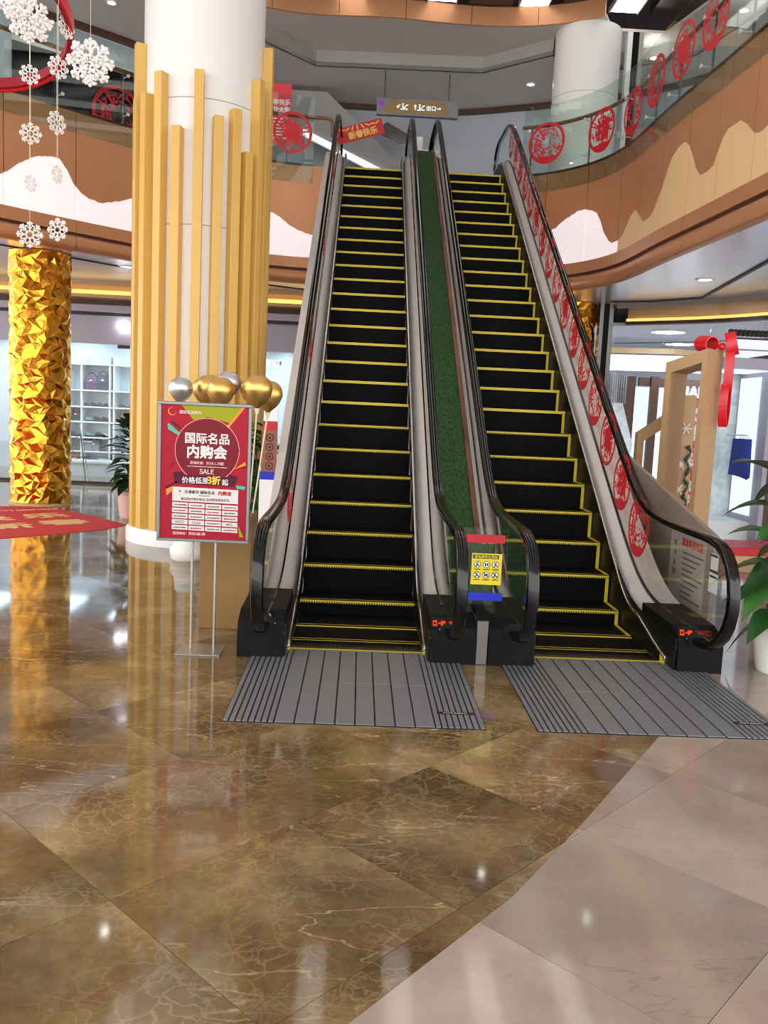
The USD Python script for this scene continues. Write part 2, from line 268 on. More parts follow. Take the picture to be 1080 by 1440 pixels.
# ------------------------------------------------------------------ floor
fl = T('floor', None, None, kind='structure')
obj(fl, 'floor_base', box(-14, 14, -8, 30, -0.2, -0.013), 'grout')
arc = [(-0.55, -1.0), (-0.45, 1.2), (-0.2, 1.95), (0.04, 2.29), (0.147, 2.41), (0.643, 2.97), (1.073, 3.58), (1.781, 4.63), (2.3, 5.5), (2.75, 6.6), (3.1, 8.2), (3.3, 10.0), (3.4, 13), (3.4, 30)]
beige = Polygon(arc + [(14, 30), (14, -8), (-0.55, -8)])
h = 1.25 / 2
nt = 0
PITS = unary_union([sbox(c - .53, 6.135, c + .53, 17) for c in (.041, 1.845)])
rest_b, rest_e = [], []
for i in range(-26, 30):
    for j in range(-26, 30):
        # joints: x + y = 2.05 + 1.25 i ; y - x = 2.45 + 1.25 j
        s, d = 2.05 + 1.25 * (i + .5), 2.45 + 1.25 * (j + .5); x, y = (s - d) / 2, (s + d) / 2
        if not (-10.5 < x < 10 and -2 < y < 24): continue
        q = Polygon([(x - h, y), (x, y - h), (x + h, y), (x, y + h)]).buffer(-0.0011, join_style=2)
        q = q.difference(PITS)
        for piece, mat, rest in ((q.difference(beige), 'brown_marble', rest_b), (q.intersection(beige.buffer(-0.001)), 'beige_marble', rest_e)):
            for g in getattr(piece, 'geoms', [piece]):
                if g.is_empty or g.area < 1e-4: continue
                near = 1.6 < y < 13.6 and abs(x - 0.03 * y) < 0.62 * y + 0.6 and x < 7.5
                if near and nt < 295: obj(fl, 'tile', prism(g, -0.012, 0.0), mat); nt += 1
                else: rest.append(prism(g, -0.012, 0.0))
obj(fl, 'tile_field', rest_b, 'brown_marble', kind='stuff'); obj(fl, 'beige_tile_field', rest_e, 'beige_marble', kind='stuff')

# ------------------------------------------------------------------ atrium edge: slabs, fascia, railings
sl = 0.7
low_poly = Polygon(list(map(tuple, cl)) + [(-.85, 17.0), (2.7, 17.0)] + list(map(tuple, cr)) + [(13, 2), (13, 26), (-13, 26), (-13, 9)])
up_poly = Polygon(list(map(tuple, offset_line(cl, .07))) + [(-.85, 17.0), (2.7, 17.0)] + list(map(tuple, offset_line(cr, .07))) + [(13, 2), (13, 26), (-13, 26), (-13, 9)])
struct('floor_upper', prism(up_poly, 6.0, Z2), 'shop_white')
soff = Polygon(list(map(tuple, offset_line(cl, .12))) + [(-.85, 17.6), (2.7, 17.6)] + list(map(tuple, offset_line(cr, .12))) + [(13, 2), (13, 26), (-13, 26), (-13, 9)])
struct('ceiling_soffit', prism(soff, 4.1, 4.2), 'soffit_paint')

def wave(tab):
    t = np.array(tab, float)
    return lambda s: np.interp(s, t[:, 0], t[:, 1])
from scipy.interpolate import PchipInterpolator
WL = PchipInterpolator(*zip(*[(0, 5.2), (1.2, 5.45), (2.2, 4.95), (3.3, 5.3), (4.2, 4.95), (5.0, 4.92), (5.37, 4.98), (5.69, 5.22), (6.02, 5.39), (6.25, 5.425), (6.42, 5.27), (6.56, 5.06), (6.72, 4.946), (6.96, 4.905), (7.2, 4.959), (7.52, 5.09), (8.1, 5.35), (8.7, 5.0), (9.4, 5.1), (10.02, 5.32), (10.22, 5.26), (10.49, 5.09), (10.88, 4.96), (11.2, 4.95)]))
WR = PchipInterpolator(*zip(*[(-.1, 4.95), (.3, 5.0), (.77, 5.21), (1.01, 5.35), (1.34, 5.445), (1.52, 5.414), (1.725, 5.316), (1.84, 5.176), (2.02, 4.9), (2.29, 4.735), (2.455, 4.75), (2.7, 4.88), (2.9, 5.03), (3.06, 5.088), (3.28, 4.967), (3.57, 4.815), (3.84, 4.852), (4.13, 5.07), (4.5, 5.47), (4.73, 5.556), (4.87, 5.56), (5.01, 5.49), (5.18, 5.3), (5.35, 5.06), (5.49, 4.97), (5.77, 5.0), (5.92, 5.197), (6.11, 5.339), (6.39, 5.337), (6.65, 5.2), (6.8, 5.08), (6.93, 5.06), (7.07, 5.1), (7.6, 5.5), (8.2, 5.0), (9.0, 5.4), (9.8, 4.9), (11, 5.4), (12.2, 4.9), (13.5, 5.4), (15, 5.0)]))
def fascia(name, C, W, seams, whites):
    f = T(name, None, None, kind='structure')
    for a, b in zip(seams[:-1], seams[1:]):
        ss = np.linspace(a + 0.006, b - 0.006, 26); pts = C.at(ss)
        # stepped upper edge of the perforated area
        wz = np.round(W(ss) / 0.02) * 0.02
        obj(f, 'fascia_panel', ribbon(pts, 6.17, wz, 0.03), 'fascia', label=None)
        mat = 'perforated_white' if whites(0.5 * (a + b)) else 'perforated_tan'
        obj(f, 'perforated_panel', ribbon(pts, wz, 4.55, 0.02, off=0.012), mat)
    ss = C.seg(0, C.len)
    obj(f, 'backing', ribbon(ss, 6.15, 4.55, 0.03, off=0.05), 'fascia_dark')
    bands = seams[::3] if seams[::3][-1] == seams[-1] else list(seams[::3]) + [seams[-1]]
    for a, b in zip(bands[:-1], bands[1:]):
        p = C.seg(a + .004, b - .004)
        obj(f, 'upper_band', ribbon(p, 4.55, 4.36, 0.09, off=-0.01), 'fascia')
        ring = []
        an = np.linspace(PI / 2, -PI / 2, 9); prof = [(0.16 - 0.16 * 0, .0)]
        pr = np.array([[.13, .125]] + [[0.06 - 0.075 * math.cos(t), 0.115 * math.sin(t)] for t in an] + [[.13, -.125]])
        z = 4.215; m = len(pr)
        t = np.gradient(p, axis=0); t /= np.linalg.norm(t, axis=1, keepdims=True); nr = np.stack([-t[:, 1], t[:, 0]], 1)
        v = np.concatenate([np.concatenate([(p[k] + np.outer(pr[:, 0], nr[k])), z + pr[:, 1:]], 1) for k in range(len(p))])
        i, j = np.meshgrid(np.arange(len(p) - 1), np.arange(m), indexing='ij')
        q = np.stack([i * m + j, (i + 1) * m + j, (i + 1) * m + (j + 1) % m, i * m + (j + 1) % m], -1).reshape(-1, 4)
        obj(f, 'rounded_band', trimesh.Trimesh(v, np.vstack([q[:, [0, 1, 2]], q[:, [0, 2, 3]]]), process=False), 'fascia', smooth=40)
    obj(f, 'shadow_groove', ribbon(ss, 4.36, 4.32, 0.05, off=0.03), 'fascia_dark')
fascia('trim_1', CL, WL, [0, 1.0, 2.1, 3.2, 4.3, 5.43, 6.56, 7.7, 8.85, 10.0, CL.len], lambda s: True)
fascia('trim_2', CR, WR, [0, .55, 1.45, 2.45, 3.28, 4.19, 5.06, 5.89, 6.78, 7.7, 8.6, 9.6, 10.6, 11.6, 12.6, 13.6, CR.len], lambda s: s < 2.45)
# end returns of the slab by the escalator well
struct('wall_well', [box(-.85, -.82, 16.1, 17.6, 4.1, 6.15), box(2.67, 2.7, 16.05, 17.6, 4.1, 6.15), box(-.85, 2.7, 17.0, 17.05, 3.2, 5.95)], 'fascia')

def papercut(r, seed, char=None):
    """red paper cut roundel: ring, lace of petals and curls, optional character; polygon in the xy plane"""
    g = np.random.default_rng(seed)
    parts = [Point(0, 0).buffer(r, 24).difference(Point(0, 0).buffer(r * .86, 24))]
    for k in range(40):
        a = g.uniform(0, 2 * PI); d = r * math.sqrt(g.uniform(.03, .72)); c = (d * math.cos(a), d * math.sin(a))
        if char and d < r * .4: continue
        w = r * g.uniform(.035, .08)
        e = affinity.rotate(affinity.scale(Point(0, 0).buffer(w, 4), 1.7, .7), g.uniform(0, 180), origin=(0, 0))
        if g.random() < .35: e = e.difference(affinity.scale(e, .5, .5, origin=(0, 0)))
        parts.append(affinity.translate(e, *c))
    for k in range(16):
        a0 = g.uniform(0, 2 * PI); rr = r * g.uniform(.25, .75); sp = g.uniform(.4, 1.0)
        parts.append(LineString([(rr * math.cos(a0 + t), rr * math.sin(a0 + t)) for t in np.linspace(0, sp, 6)]).buffer(r * .028, 2))
    for k in range(8):
        a0 = g.uniform(0, 2 * PI); parts.append(LineString([(r * .3 * math.cos(a0), r * .3 * math.sin(a0)), (r * .9 * math.cos(a0), r * .9 * math.sin(a0))]).buffer(r * .03, 2))
    if g.random() < .3: parts.append(Point(0, 0).buffer(r * .88, 24).intersection(sbox(-r, -r, r, -r * .62)))
    if char: parts.append(textpoly(char, r * .85, bold=3))
    return unary_union(parts).simplify(r * .012)
CUTS = [papercut(.36, 3), papercut(.36, 11, '福'), papercut(.36, 33, '春'), papercut(.36, 5)]

def railing(C, s0, s1, joints, label, stickers, loc, ret=None):
    R = T('glass_railing', label, 'railing', (*loc, Z2))
    for a, b in zip(joints[:-1], joints[1:]):
        a2, b2 = a + .006, b - .006
        obj(R, 'glass_panel', ribbon(C.seg(a2, b2, .15), 7.36, 5.86, 0.012, off=-0.03), RAILGLASS)
    obj(R, 'floor_edge_trim', ribbon(C.seg(s0, s1, .15), Z2 + .012, Z2 - .02, 0.03, off=-0.017), 'fascia_dark')
    p = offset_line(C.seg(s0, s1, .12), .12)
    pts = np.c_[p, np.full(len(p), 7.06)]
    if ret is not None: pts = np.vstack([ret, pts]) if ret[0][0] > 0 else np.vstack([pts, ret])
    obj(R, 'handrail', sweep(pts, 0.032, 10), 'wood_rail', smooth=True)
    for s in joints[:-1:1]:
        for k in (0.12,):
            n, t = C.nrm(min(max(s + k, .05), C.len - .05)); q = C.at(s + k)
            b = q + n * .12
            po = obj(R, 'post', cyl((*b, Z2), (*b, 7.03), .017, n=8), 'steel_dark')
            for z in (6.36, 6.95):
                a_ = q - n * .045
                obj(po, 'glass_clamp', [cyl((*a_, z), (*b, z), .012, n=8), cyl((*(a_ - n * .0), z), (*(a_ + n * .015), z), .028, n=12)], 'steel')
    for s, z, k in stickers:
        n, t = C.nrm(s); q = C.at(s) + n * -.034
        A = frame((*q, z), (*t, 0), (0, 0, 1))
        mesh = ext(CUTS[k], 0.002)
        # bend the roundel along the curve
        v = mesh.vertices.copy(); ss = s + v[:, 0]; pp = C.at(np.clip(ss, 0, C.len))
        nn = np.array([C.nrm(min(max(x, .03), C.len - .03))[0] for x in ss])
        mesh.vertices = np.c_[pp - nn * (.033 + v[:, 2:3]), z + v[:, 1]]
        obj(R, 'papercut_sticker', mesh, 'red_print', label='red paper-cut roundel')
railing(CL, 4.0, 10.85, [4.0, 5.05, 6.2, 7.3, 8.4, 9.5, 10.85], 'curved glass balustrade with wooden handrail above the left fascia', [(10.45, 6.72, 2)], (-3.9, 14.5),
        ret=[(-.86, 16.22, 7.06), (-.78, 16.24, 7.05), (-.74, 16.25, 6.98), (-.73, 16.25, 6.75)])
railing(CR, 0.0, 9.2, [0.05, 1.185, 2.33, 3.25, 4.16, 5.16, 6.18, 7.2, 8.2, 9.2], 'curved glass balustrade with six red roundels above the right fascia',
        [(.52, 6.70, 0), (1.77, 6.66, 1), (2.80, 6.64, 3), (3.72, 6.75, 0), (4.68, 6.80, 2), (5.6, 6.8, 3)], (4.1, 14.0))

# ------------------------------------------------------------------ upper floor: walls, ceilings, third-floor bulkhead
UW = Curve([(-11.5, 10.5), (-9.5, 13.0), (-7.0, 15.4), (-4.4, 17.6), (-2.35, 19.5), (-1.04, 19.95), (.23, 20.0), (1.92, 20.0), (2.75, 19.7), (3.9, 19.2), (5.6, 18.2), (7.2, 16.2), (8.2, 13), (8.8, 8), (9.2, 2)])
struct('wall_upper', ribbon(UW.seg(0, UW.len, .2), 8.62, Z2, .1), 'upper_wall', smooth=30)
struct('trim_3', ribbon(UW.seg(0, UW.len, .2), 8.64, 8.50, .12, off=-.12), 'dark_wood', smooth=30)
stepline = [(-11, 8.5), (-8.0, 11.3), (-5.2, 14.3), (-2.07, 16.93), (-1.19, 17.9), (2.14, 17.77), (3.33, 16.75), (3.6, 17.3), (4.6, 17.3), (5.9, 16.4), (6.3, 14.5), (6.4, 12), (6.6, 8), (6.8, 2)]
bk = [(-9.6, 8.6)] + [tuple(p) for p in offset_line(cl, .25)[3::6]] + [(0.1, 16.28), (1.5, 16.38), (2.5, 16.34), (3.3, 16.12), (4.0, 15.72)]
BK = Curve(bk)
bkp = BK.seg(0, BK.len, .15)
struct('ceiling_upper_front', prism(Polygon([tuple(p) for p in offset_line(bkp, .06)] + [(4.3, 16.3), (5.3, 16.3), (5.6, 15), (5.5, 12), (5.5, 8), (5.6, 2)] + stepline[::-1]).buffer(0), 8.9, 8.95), 'ceil_grey')
struct('ceiling_upper_back', prism(Polygon(stepline + [(9.3, 2), (9.3, 24), (-13, 24), (-13, 8.5)]), 8.6, 8.68), 'ceil_grey')
struct('trim_4', ribbon(stepline, 8.92, 8.6, .04), 'grey_paint')
bh = T('trim_5', None, None, kind='structure')
ns = int(BK.len / 1.15)
for k in range(ns):
    a, b = BK.len * k / ns, BK.len * (k + 1) / ns
    obj(bh, 'bulkhead_panel', ribbon(BK.seg(a + .005, b - .005, .12), 9.22, 8.89, .04), 'fascia')
struct('ceiling_atrium', box(-12, 9.5, -7, 24, 9.3, 9.4), 'dark_slat')
ORD = 'one two three four five six seven eight nine ten eleven'.split(); BAY = ['last behind the viewer', 'just behind the viewer', 'right over the viewer', 'over the open floor', 'over the landing plates', 'at the curved bulkhead']
for i, x in enumerate(np.arange(-8.35, 9, 1.66)):
    for j, y in enumerate(np.arange(-5.5, 16.3, 3.7)):
        x0 = x + .94; y1 = min(y + 3.3, 16.33)
        if y1 - y < .5: continue
        nm = T('ceiling_light', 'long white ceiling light box, row %s from the left, %s' % (ORD[i], BAY[j]), 'light', (x0 + .26, (y + y1) / 2, 9.22), group='ceiling light boxes')
        obj(nm, 'diffuser', box(x0 + .02, x0 + .52, y, y1, 9.215, 9.235), LIGHTBOX)
        obj(nm, 'housing', [box(x0, x0 + .54, y - .02, y1 + .02, 9.236, 9.299), box(x0, x0 + .018, y - .02, y1 + .02, 9.2, 9.236), box(x0 + .522, x0 + .54, y - .02, y1 + .02, 9.2, 9.236)], 'white_satin')
# dark joists between the light rows
for i, x in enumerate(np.arange(-8.35, 9, 1.66)):
    struct('ceiling_slat', box(x + .04, x + .82, -7, 16.3, 9.21, 9.299), 'dark_slat')

# upper column, dark mullion
c2 = T('round_column', 'white round column standing on the upper floor right of the escalators', 'column', (3.92, 16.5, Z2))
obj(c2, 'shaft', lathe([(.60, 0), (.60, 2.71)], (3.92, 16.5, Z2), 48), 'white_paint', smooth=40)
obj(c2, 'joint_band', lathe([(.602, 1.5), (.6025, 1.505), (.602, 1.51)], (3.92, 16.5, Z2), 48), 'grey_paint', smooth=40)
po = T('mullion_post', 'tall dark post with grey cladding beside the upper white column', 'post', (4.78, 16.4, Z2))
obj(po, 'post_core', box(4.70, 4.80, 16.3, 16.45, Z2, 8.9), 'black_plastic'); obj(po, 'post_cover', box(4.60, 4.69, 16.3, 16.45, Z2, 8.9), 'white_satin'); obj(po, 'side_cover', box(4.81, 4.89, 16.3, 16.45, Z2, 8.9), 'grey_paint')
dk = T('dark_shopfront', 'unlit dark shop window with red poster behind the left balustrade', 'shop window', (-5.6, 16.0, Z2))
p = UW.seg(UW.s[np.argmin(np.abs(UW.q[:, 0] + 6.4))], UW.s[np.argmin(np.abs(UW.q[:, 0] + 3.2))], .2)
obj(dk, 'dark_glass', ribbon(p, 7.95, Z2, .03, off=-.06), M('dark_glass', (14, 13, 15), 0.1))
obj(dk, 'lintel', ribbon(p, 8.05, 7.95, .05, off=-.09), 'white_satin')
A = frame((-4.85, 17.05, 7.15), (.76, .65, 0), (0, 0, 1)); obj(dk, 'poster', place(ext(affinity.scale(CUTS[0], 1.5, 1.5, origin=(0, 0)), .004), A, .02), 'red_print')
# upper spot lamps
for i, (x, y) in enumerate([(-4.6, 15.7), (-6.5, 13.9), (-4.0, 16.9), (6.8, 14.9), (3.2, 18.2), (6.0, 14.6), (5.9, 10.8), (5.2, 16.6)]):
    lab = ['left of the white pillar over the dark shop', 'at the far left above the balustrade', 'between pillar and dark shop', 'over the rear right corner', 'before the upper white column', 'right of the dark post', 'over the right balustrade nearest the camera', 'behind the dark post'][i]
    t = T('downlight', 'small recessed downlight in the upper ceiling, ' + lab, 'light', (x, y, 8.59)); zc = 8.6
    obj(t, 'lamp', lathe([(0.001, 0), (.07, 0)], (x, y, zc - .012), 16), emis('upper_spot', (255, 252, 246), 60.0)); obj(t, 'bezel', lathe([(.07, -.015), (.1, -.015), (.1, 0)], (x, y, zc), 20), 'white_satin')

# hanging direction sign
sg = T('hanging_sign', 'grey hanging direction sign with lit arrows over the escalator tops', 'sign', (.88, 18, 7.9))
A = frame((.06, 18, 7.78), (1, 0, .0), (0, 0, 1))
obj(sg, 'case', place(ext(Polygon([(0, .0), (1.66, 0), (1.66, .31), (0, .31)]), .12), A, -.12), 'grey_metal')
obj(sg, 'bronze_face', place(ext(Polygon([(.14, .035), (1.5, .035), (1.36, .285), (.27, .285)]), .004), A, .001), M('bronze', (150, 122, 74), .4, .4))
def arrow(cx_, cy_, ang, s):
    a = Polygon([(-.1, -.5), (.1, -.5), (.1, .05), (.32, .05), (0, .5), (-.32, .05), (-.1, .05)])
    return affinity.translate(affinity.rotate(affinity.scale(a, s, s, origin=(0, 0)), ang, origin=(0, 0)), cx_, cy_)
def escicon(x, y, s):
    return unary_union([LineString([(x - .5 * s, y - .4 * s), (x - .1 * s, y - .4 * s), (x + .3 * s, y + .2 * s), (x + .5 * s, y + .2 * s)]).buffer(.07 * s), Point(x - .2 * s, y + .32 * s).buffer(.12 * s), sbox(x - .3 * s, y - .25 * s, x - .1 * s, y + .15 * s), sbox(x + .1 * s, y - .45 * s, x + .5 * s, y - .28 * s)])
lit = emis('sign_white', (225, 240, 255), 1.6)
obj(sg, 'lit_symbols', place(ext(unary_union([arrow(.44, .17, 135, .1), escicon(.56, .17, .14), arrow(.78, .17, 0, .11), escicon(.9, .17, .14)]), .003), A, .006), lit)
obj(sg, 'lit_text', place(ext(affinity.translate(textpoly('出口→', .09, 2), 1.16, .16), .003), A, .006), lit)
obj(sg, 'heart_mark', place(ext(unary_union([Point(.07, .22).buffer(.03), Point(.115, .22).buffer(.03), Polygon([(.045, .205), (.14, .205), (.092, .15)])]), .003), A, .002), emis('violet', (190, 60, 220), .8))
for x in (.15, 1.45): obj(sg, 'hanger', cyl((.06 + x, 17.95, 8.09), (.06 + x, 17.95, 8.62), .012, n=8), 'steel_dark')

# red banner, sloped escalator underside, red poster on the upper floor
bn = T('red_banner', 'tilted red banner with gold greeting hanging above the left escalator top', 'banner', (-.2, 18, 7.3))
U = np.array([.78, 0, .235]); A = frame((-.6, 17.5, 7.0), U, (-.235, 0, .78))
obj(bn, 'cloth', place(ext(sbox(0, 0, .88, .3), .01), A), 'red_print')
obj(bn, 'gold_text', place(ext(affinity.translate(textpoly('新春快乐', .13, 3), .46, .11), .003), A, .011), 'gold_print')
obj(bn, 'gold_pattern', place(ext(unary_union([affinity.translate(affinity.rotate(affinity.scale(Point(0, 0).buffer(.03, 3), 2, .5), 30 * k), .08 + k * .1, .24) for k in range(8)]), .003), A, .011), 'gold_print')
ue = T('upper_escalator_underside', 'grey underside of a higher escalator with white light strip behind the red banner', 'escalator', (-.4, 19, Z2))
obj(ue, 'soffit_panel', [ext_ for ext_ in [place(ext(Polygon([(-2.4, 8.5), (-2.4, 7.95), (.85, 6.55), (.85, 6.2), (1.05, 6.2), (1.05, 6.7), (-1.0, 8.5)]), .2), frame((0, 19.2, 0), (1, 0, 0), (0, 0, 1)))]], 'grey_paint')
obj(ue, 'dark_panel', place(ext(Polygon([(.02, 7.75), (.62, 7.52), (.95, 7.62), (.3, 7.95)]), .03), frame((0, 19.0, 0), (1, 0, 0), (0, 0, 1))), 'steel_dark')
obj(ue, 'light_strip', place(ext(Polygon([(-1.5, 7.72), (.9, 6.68), (.9, 6.54), (-1.5, 7.58)]), .02), frame((0, 18.97, 0), (1, 0, 0), (0, 0, 1))), emis('strip_white', (240, 248, 255), 1.6))
po = T('red_poster', 'tall red poster with white writing behind the pillar top', 'poster', (-1.8, 17.2, Z2))
A = frame((-2.25, 17.2, 6.85), (1, 0, 0), (0, 0, 1))
obj(po, 'panel', place(ext(sbox(0, 0, .66, 1.12), .02), A, -.02), M('poster_coral', (232, 58, 78), .4)); 
obj(po, 'writing', place(ext(unary_union([affinity.translate(textpoly('新年快乐', .1, 2), .42, .78), affinity.translate(textpoly('年货大街', .1, 2), .42, .64)] + [sbox(.2, .1 + k * .06, .6 - .04 * (k % 3), .125 + k * .06) for k in range(7)]), .002), A, .001), 'white_print')
obj(po, 'stand', [box(-2.2, -1.64, 17.2, 17.23, Z2, 6.85)], 'grey_metal')
ws = T('white_stand', 'small white rack at the head of the green turf strip', 'rack', (1.1, 17.9, Z2))
obj(ws, 'board', [box(.82, 1.02, 17.9, 17.93, Z2, 7.35), box(1.16, 1.36, 17.9, 17.93, Z2, 7.3)], 'white_satin'); obj(ws, 'crossbar', box(.82, 1.36, 17.93, 17.96, 7.05, 7.12), 'white_satin')

# ------------------------------------------------------------------ escalators
def softplus(x, w): return w * np.logaddexp(0, x / w)
SL = 0.7
def nose(y):                                                # height of the nosing line along y
    y = np.asarray(y, float); return SL * (softplus(y - 7.06, .09) - softplus(y - 15.93, .12))
def railz(y):                                               # top of the handrail: horizontal, incline, horizontal
    y = np.asarray(y, float); return 1.0 + SL * (softplus(y - 7.28, .2) - softplus(y - 16.1, .2))
def deckz(y):
    y = np.asarray(y, float); return .30 + SL * (softplus(y - 7.12, .22) - softplus(y - 16.0, .2))
Y0, Y1 = 5.95, 17.6
ycurve = np.r_[np.linspace(5.95, 8.2, 30), np.linspace(8.6, 15.2, 8), np.linspace(15.4, 17.55, 22)]
STEPY = [6.46, 6.86] + [7.253 + .356 * k for k in range(25)] + [16.2, 16.6]
STEPZ = [0.0, .012] + [.139 + .2493 * k for k in range(24)] + [6.11, 6.19, 6.19]
STEPY = STEPY[:len(STEPZ)]
def railpath(z_off=0.0):
    lo = [(6.02, .25), (5.78, .24), (5.58, .32), (5.45, .47), (5.415, .63), (5.455, .80), (5.57, .93), (5.75, .99)]
    ys = np.r_[np.linspace(5.95, 9.0, 14), np.linspace(10, 14.8, 5), np.linspace(15.3, 17.3, 10)]
    mid = [(y, float(railz(y))) for y in ys]
    zt = mid[-1][1]; hi = [(17.5, zt - .02), (17.68, zt - .1), (17.78, zt - .24), (17.8, zt - .4), (17.74, zt - .55), (17.6, zt - .66), (17.4, zt - .7)]
    p = np.array(lo + mid + hi); d = np.r_[0, np.cumsum(np.linalg.norm(np.diff(p, axis=0), axis=1))]
    return CubicSpline(d, p)(np.linspace(0, d[-1], 150))
def sidewall(yz_top, yz_bot):
    return Polygon(list(map(tuple, yz_top)) + list(map(tuple, yz_bot[::-1])))
RP = railpath()
def stripx(y, xa, za, xb, zb, th=.012):                     # sheet between two rails of points running along y
    n = len(y); xa, xb = np.broadcast_to(xa, (n,)), np.broadcast_to(xb, (n,))
    r = np.stack([np.c_[xa, y, za], np.c_[xb, y, zb], np.c_[xb, y, zb - th], np.c_[xa, y, za - th]], 1)
    i, j = np.meshgrid(np.arange(n - 1), np.arange(4), indexing='ij')
    q = np.stack([i * 4 + j, i * 4 + (j + 1) % 4, (i + 1) * 4 + (j + 1) % 4, (i + 1) * 4 + j], -1).reshape(-1, 4)
    f = np.vstack([q[:, [0, 1, 2]], q[:, [0, 2, 3]], [[0, 1, 2], [0, 2, 3]], np.array([[0, 2, 1], [0, 3, 2]]) + (n - 1) * 4])
    m = trimesh.Trimesh(r.reshape(-1, 3), f, process=False); m.fix_normals(); return m
RIM = [(-.5, -.5), (-.32, -.62), (.32, -.62), (.5, -.5), (.5, .1), (.42, .38), (.2, .5), (-.2, .5), (-.42, .38), (-.5, .1)]

def escalator(cx, label, right):
    E = T('escalator', label, 'escalator', (cx, 6.0, 0))
    w = .5
    # steps
    for k, (y, z) in enumerate(zip(STEPY, STEPZ)):
        z2 = STEPZ[k - 1] if k else z
        rise = max(z - z2, .0)
        s = obj(E, 'step', xprism([(y + .004, z - .004), (y + .40, z - .004), (y + .40, z - .03), (y + .05, z - .03), (y + .035, z - rise - .03), (y + .012, z - rise - .03)], cx - w, cx + w), 'step_black')
        th = .034
        if k < 9:
            n = 46; xs = np.linspace(cx - w, cx + w, n * 2 + 1); poly = [(xs[0], th)]
            for i in range(n * 2): poly += [(xs[i], .012 if i % 2 else 0), (xs[i + 1], .012 if i % 2 else 0)]
            poly += [(xs[-1], th)]
            m = ext(Polygon(poly).buffer(0), .014); v = m.vertices.copy(); m.vertices = np.c_[v[:, 0], y + .002 - v[:, 2] + .012, z - th + v[:, 1] + .001]; m.invert()
            obj(s, 'nosing_strip', [m, box(cx - w, cx + w, y, y + .03, z - .006, z + .001)], 'yellow_paint')
        else:
            obj(s, 'nosing_strip', box(cx - w, cx + w, y - .012, y + .03, z - .03, z + .001), 'yellow_paint')
        if right and k > 0:
            e = [box(cx + w - .03, cx + w - .001, y + .004, y + .38, z - .004, z + .002)]
            if rise > .02: e.append(box(cx + w - .03, cx + w - .001, y + .0, y + .013, z - rise, z - .028))
            obj(s, 'edge_strip', e, 'yellow_paint')
    for sd in (-1, 1):
        X = lambda o: cx + sd * o
        nz = nose(ycurve)
        cz = np.where(ycurve < 7.3, np.minimum(nz + .22, .05 + .27 * np.clip((ycurve - 6.1) / 1.0, 0, 1) ** 1.2 + nz * .6), nz + .22)
        # skirt
        top = np.c_[ycurve, deckz(ycurve) - .06]; bot = np.c_[ycurve, nz - .32]; bot[:, 1] = np.maximum(bot[:, 1], -.01)
        a, b = sorted((X(.512), X(.525))); obj(E, 'skirt_panel', xprism(sidewall(top, bot).buffer(0), a, b), 'black_skirt')
        ok = ycurve > 6.1
        pts = np.c_[np.full(ok.sum(), X(.507)), ycurve[ok], cz[ok]]
        pts = np.vstack([[X(.507), 6.12, .03], pts]) if pts[0][2] > .035 else pts
        obj(E, 'skirt_bead', sweep(pts, .013, 8), 'chrome', smooth=True)
        # inner deck, dark seal, outer deck
        dz = deckz(ycurve); inner = np.maximum(dz - .15, .08)
        ii = np.where(ycurve < 7.2, np.maximum(inner, dz - .12), inner)
        obj(E, 'inner_deck', stripx(ycurve, X(.522), ii, X(.645), dz), 'steel', smooth=25)
        obj(E, 'glass_seal', stripx(ycurve, X(.640), dz + .016, X(.660), dz + .016, .03), 'rubber', smooth=25)
        ow = .86 if not (right and sd > 0) else .86
        if (right and sd < 0) or (not right and sd > 0): ow = .80
        oy = ycurve > 6.3; yo, do = ycurve[oy], dz[oy]
        obj(E, 'outer_deck', stripx(yo, X(.668), do, X(ow), do - .01), 'steel' , smooth=25)
        if (right and sd > 0): mat = 'white_cladding'
        else: mat = 'white_cladding'
        top = np.c_[yo, do - .015]; bot = np.c_[yo, np.maximum(0.0, nose(yo - .55) - .75)]
        a, b = sorted((X(ow - .012), X(ow))); obj(E, 'side_cladding', xprism(sidewall(top, bot).buffer(0), a, b), mat)
        # glass
        loop = Polygon(RP).buffer(0); lo = [(y, float(z) + .0) for y, z in zip(ycurve, dz)]
        lo = [(5.0, lo[0][1])] + lo + [(19, lo[-1][1])]
        keep = Polygon(lo + [(19, 12), (5, 12)])
        upto = Polygon(list(map(tuple, RP))).buffer(0)
        g = Polygon([tuple(p) for p in RP if True] + [(17.4, 0), (6.02, 0)]).buffer(0).buffer(-.012).intersection(keep)
        cuts = [5.0, 6.55, 8.6, 10.4, 12.2, 14.0, 15.8, 19]
        a, b = sorted((X(.647), X(.657)))
        for c0, c1 in zip(cuts[:-1], cuts[1:]):
            q = g.intersection(sbox(c0 + .003, -1, c1 - .003, 12))
            if q.area > .01: obj(E, 'glass_panel', xprism(q, a, b), GLASS)
        # handrail and its steel guide
        pts = np.c_[np.full(len(RP), X(.668)), RP[:, 0], RP[:, 1] - .012]
        prof = np.array(RIM) * np.array([.082, .046]); 
        obj(E, 'handrail', sweep(pts, 1.0, prof=prof, up=(1, 0, 0) if False else (0, 0, 1)) if False else railmesh(X(.668), prof), 'rubber', smooth=35)
        # newel box
        xi, xo = X(.527), X(.856)
        x0, x1 = sorted((xi, xo))
        nb = obj(E, 'newel_box', [xprism([(5.92, 0), (6.75, 0), (6.75, .33), (6.1, .315), (5.96, .26), (5.92, .19)], x0, x1)], 'black_plastic')
        obj(nb, 'inlet', [lathe_y((X(.668), 5.955, .235), .075)], 'black_hole')
        obj(nb, 'inlet_brush', [sweep([(X(.668) + .06 * math.cos(t), 5.93, .235 + .05 * math.sin(t)) for t in np.linspace(PI, 2 * PI, 10)], .012, 6)], 'rubber', smooth=True)
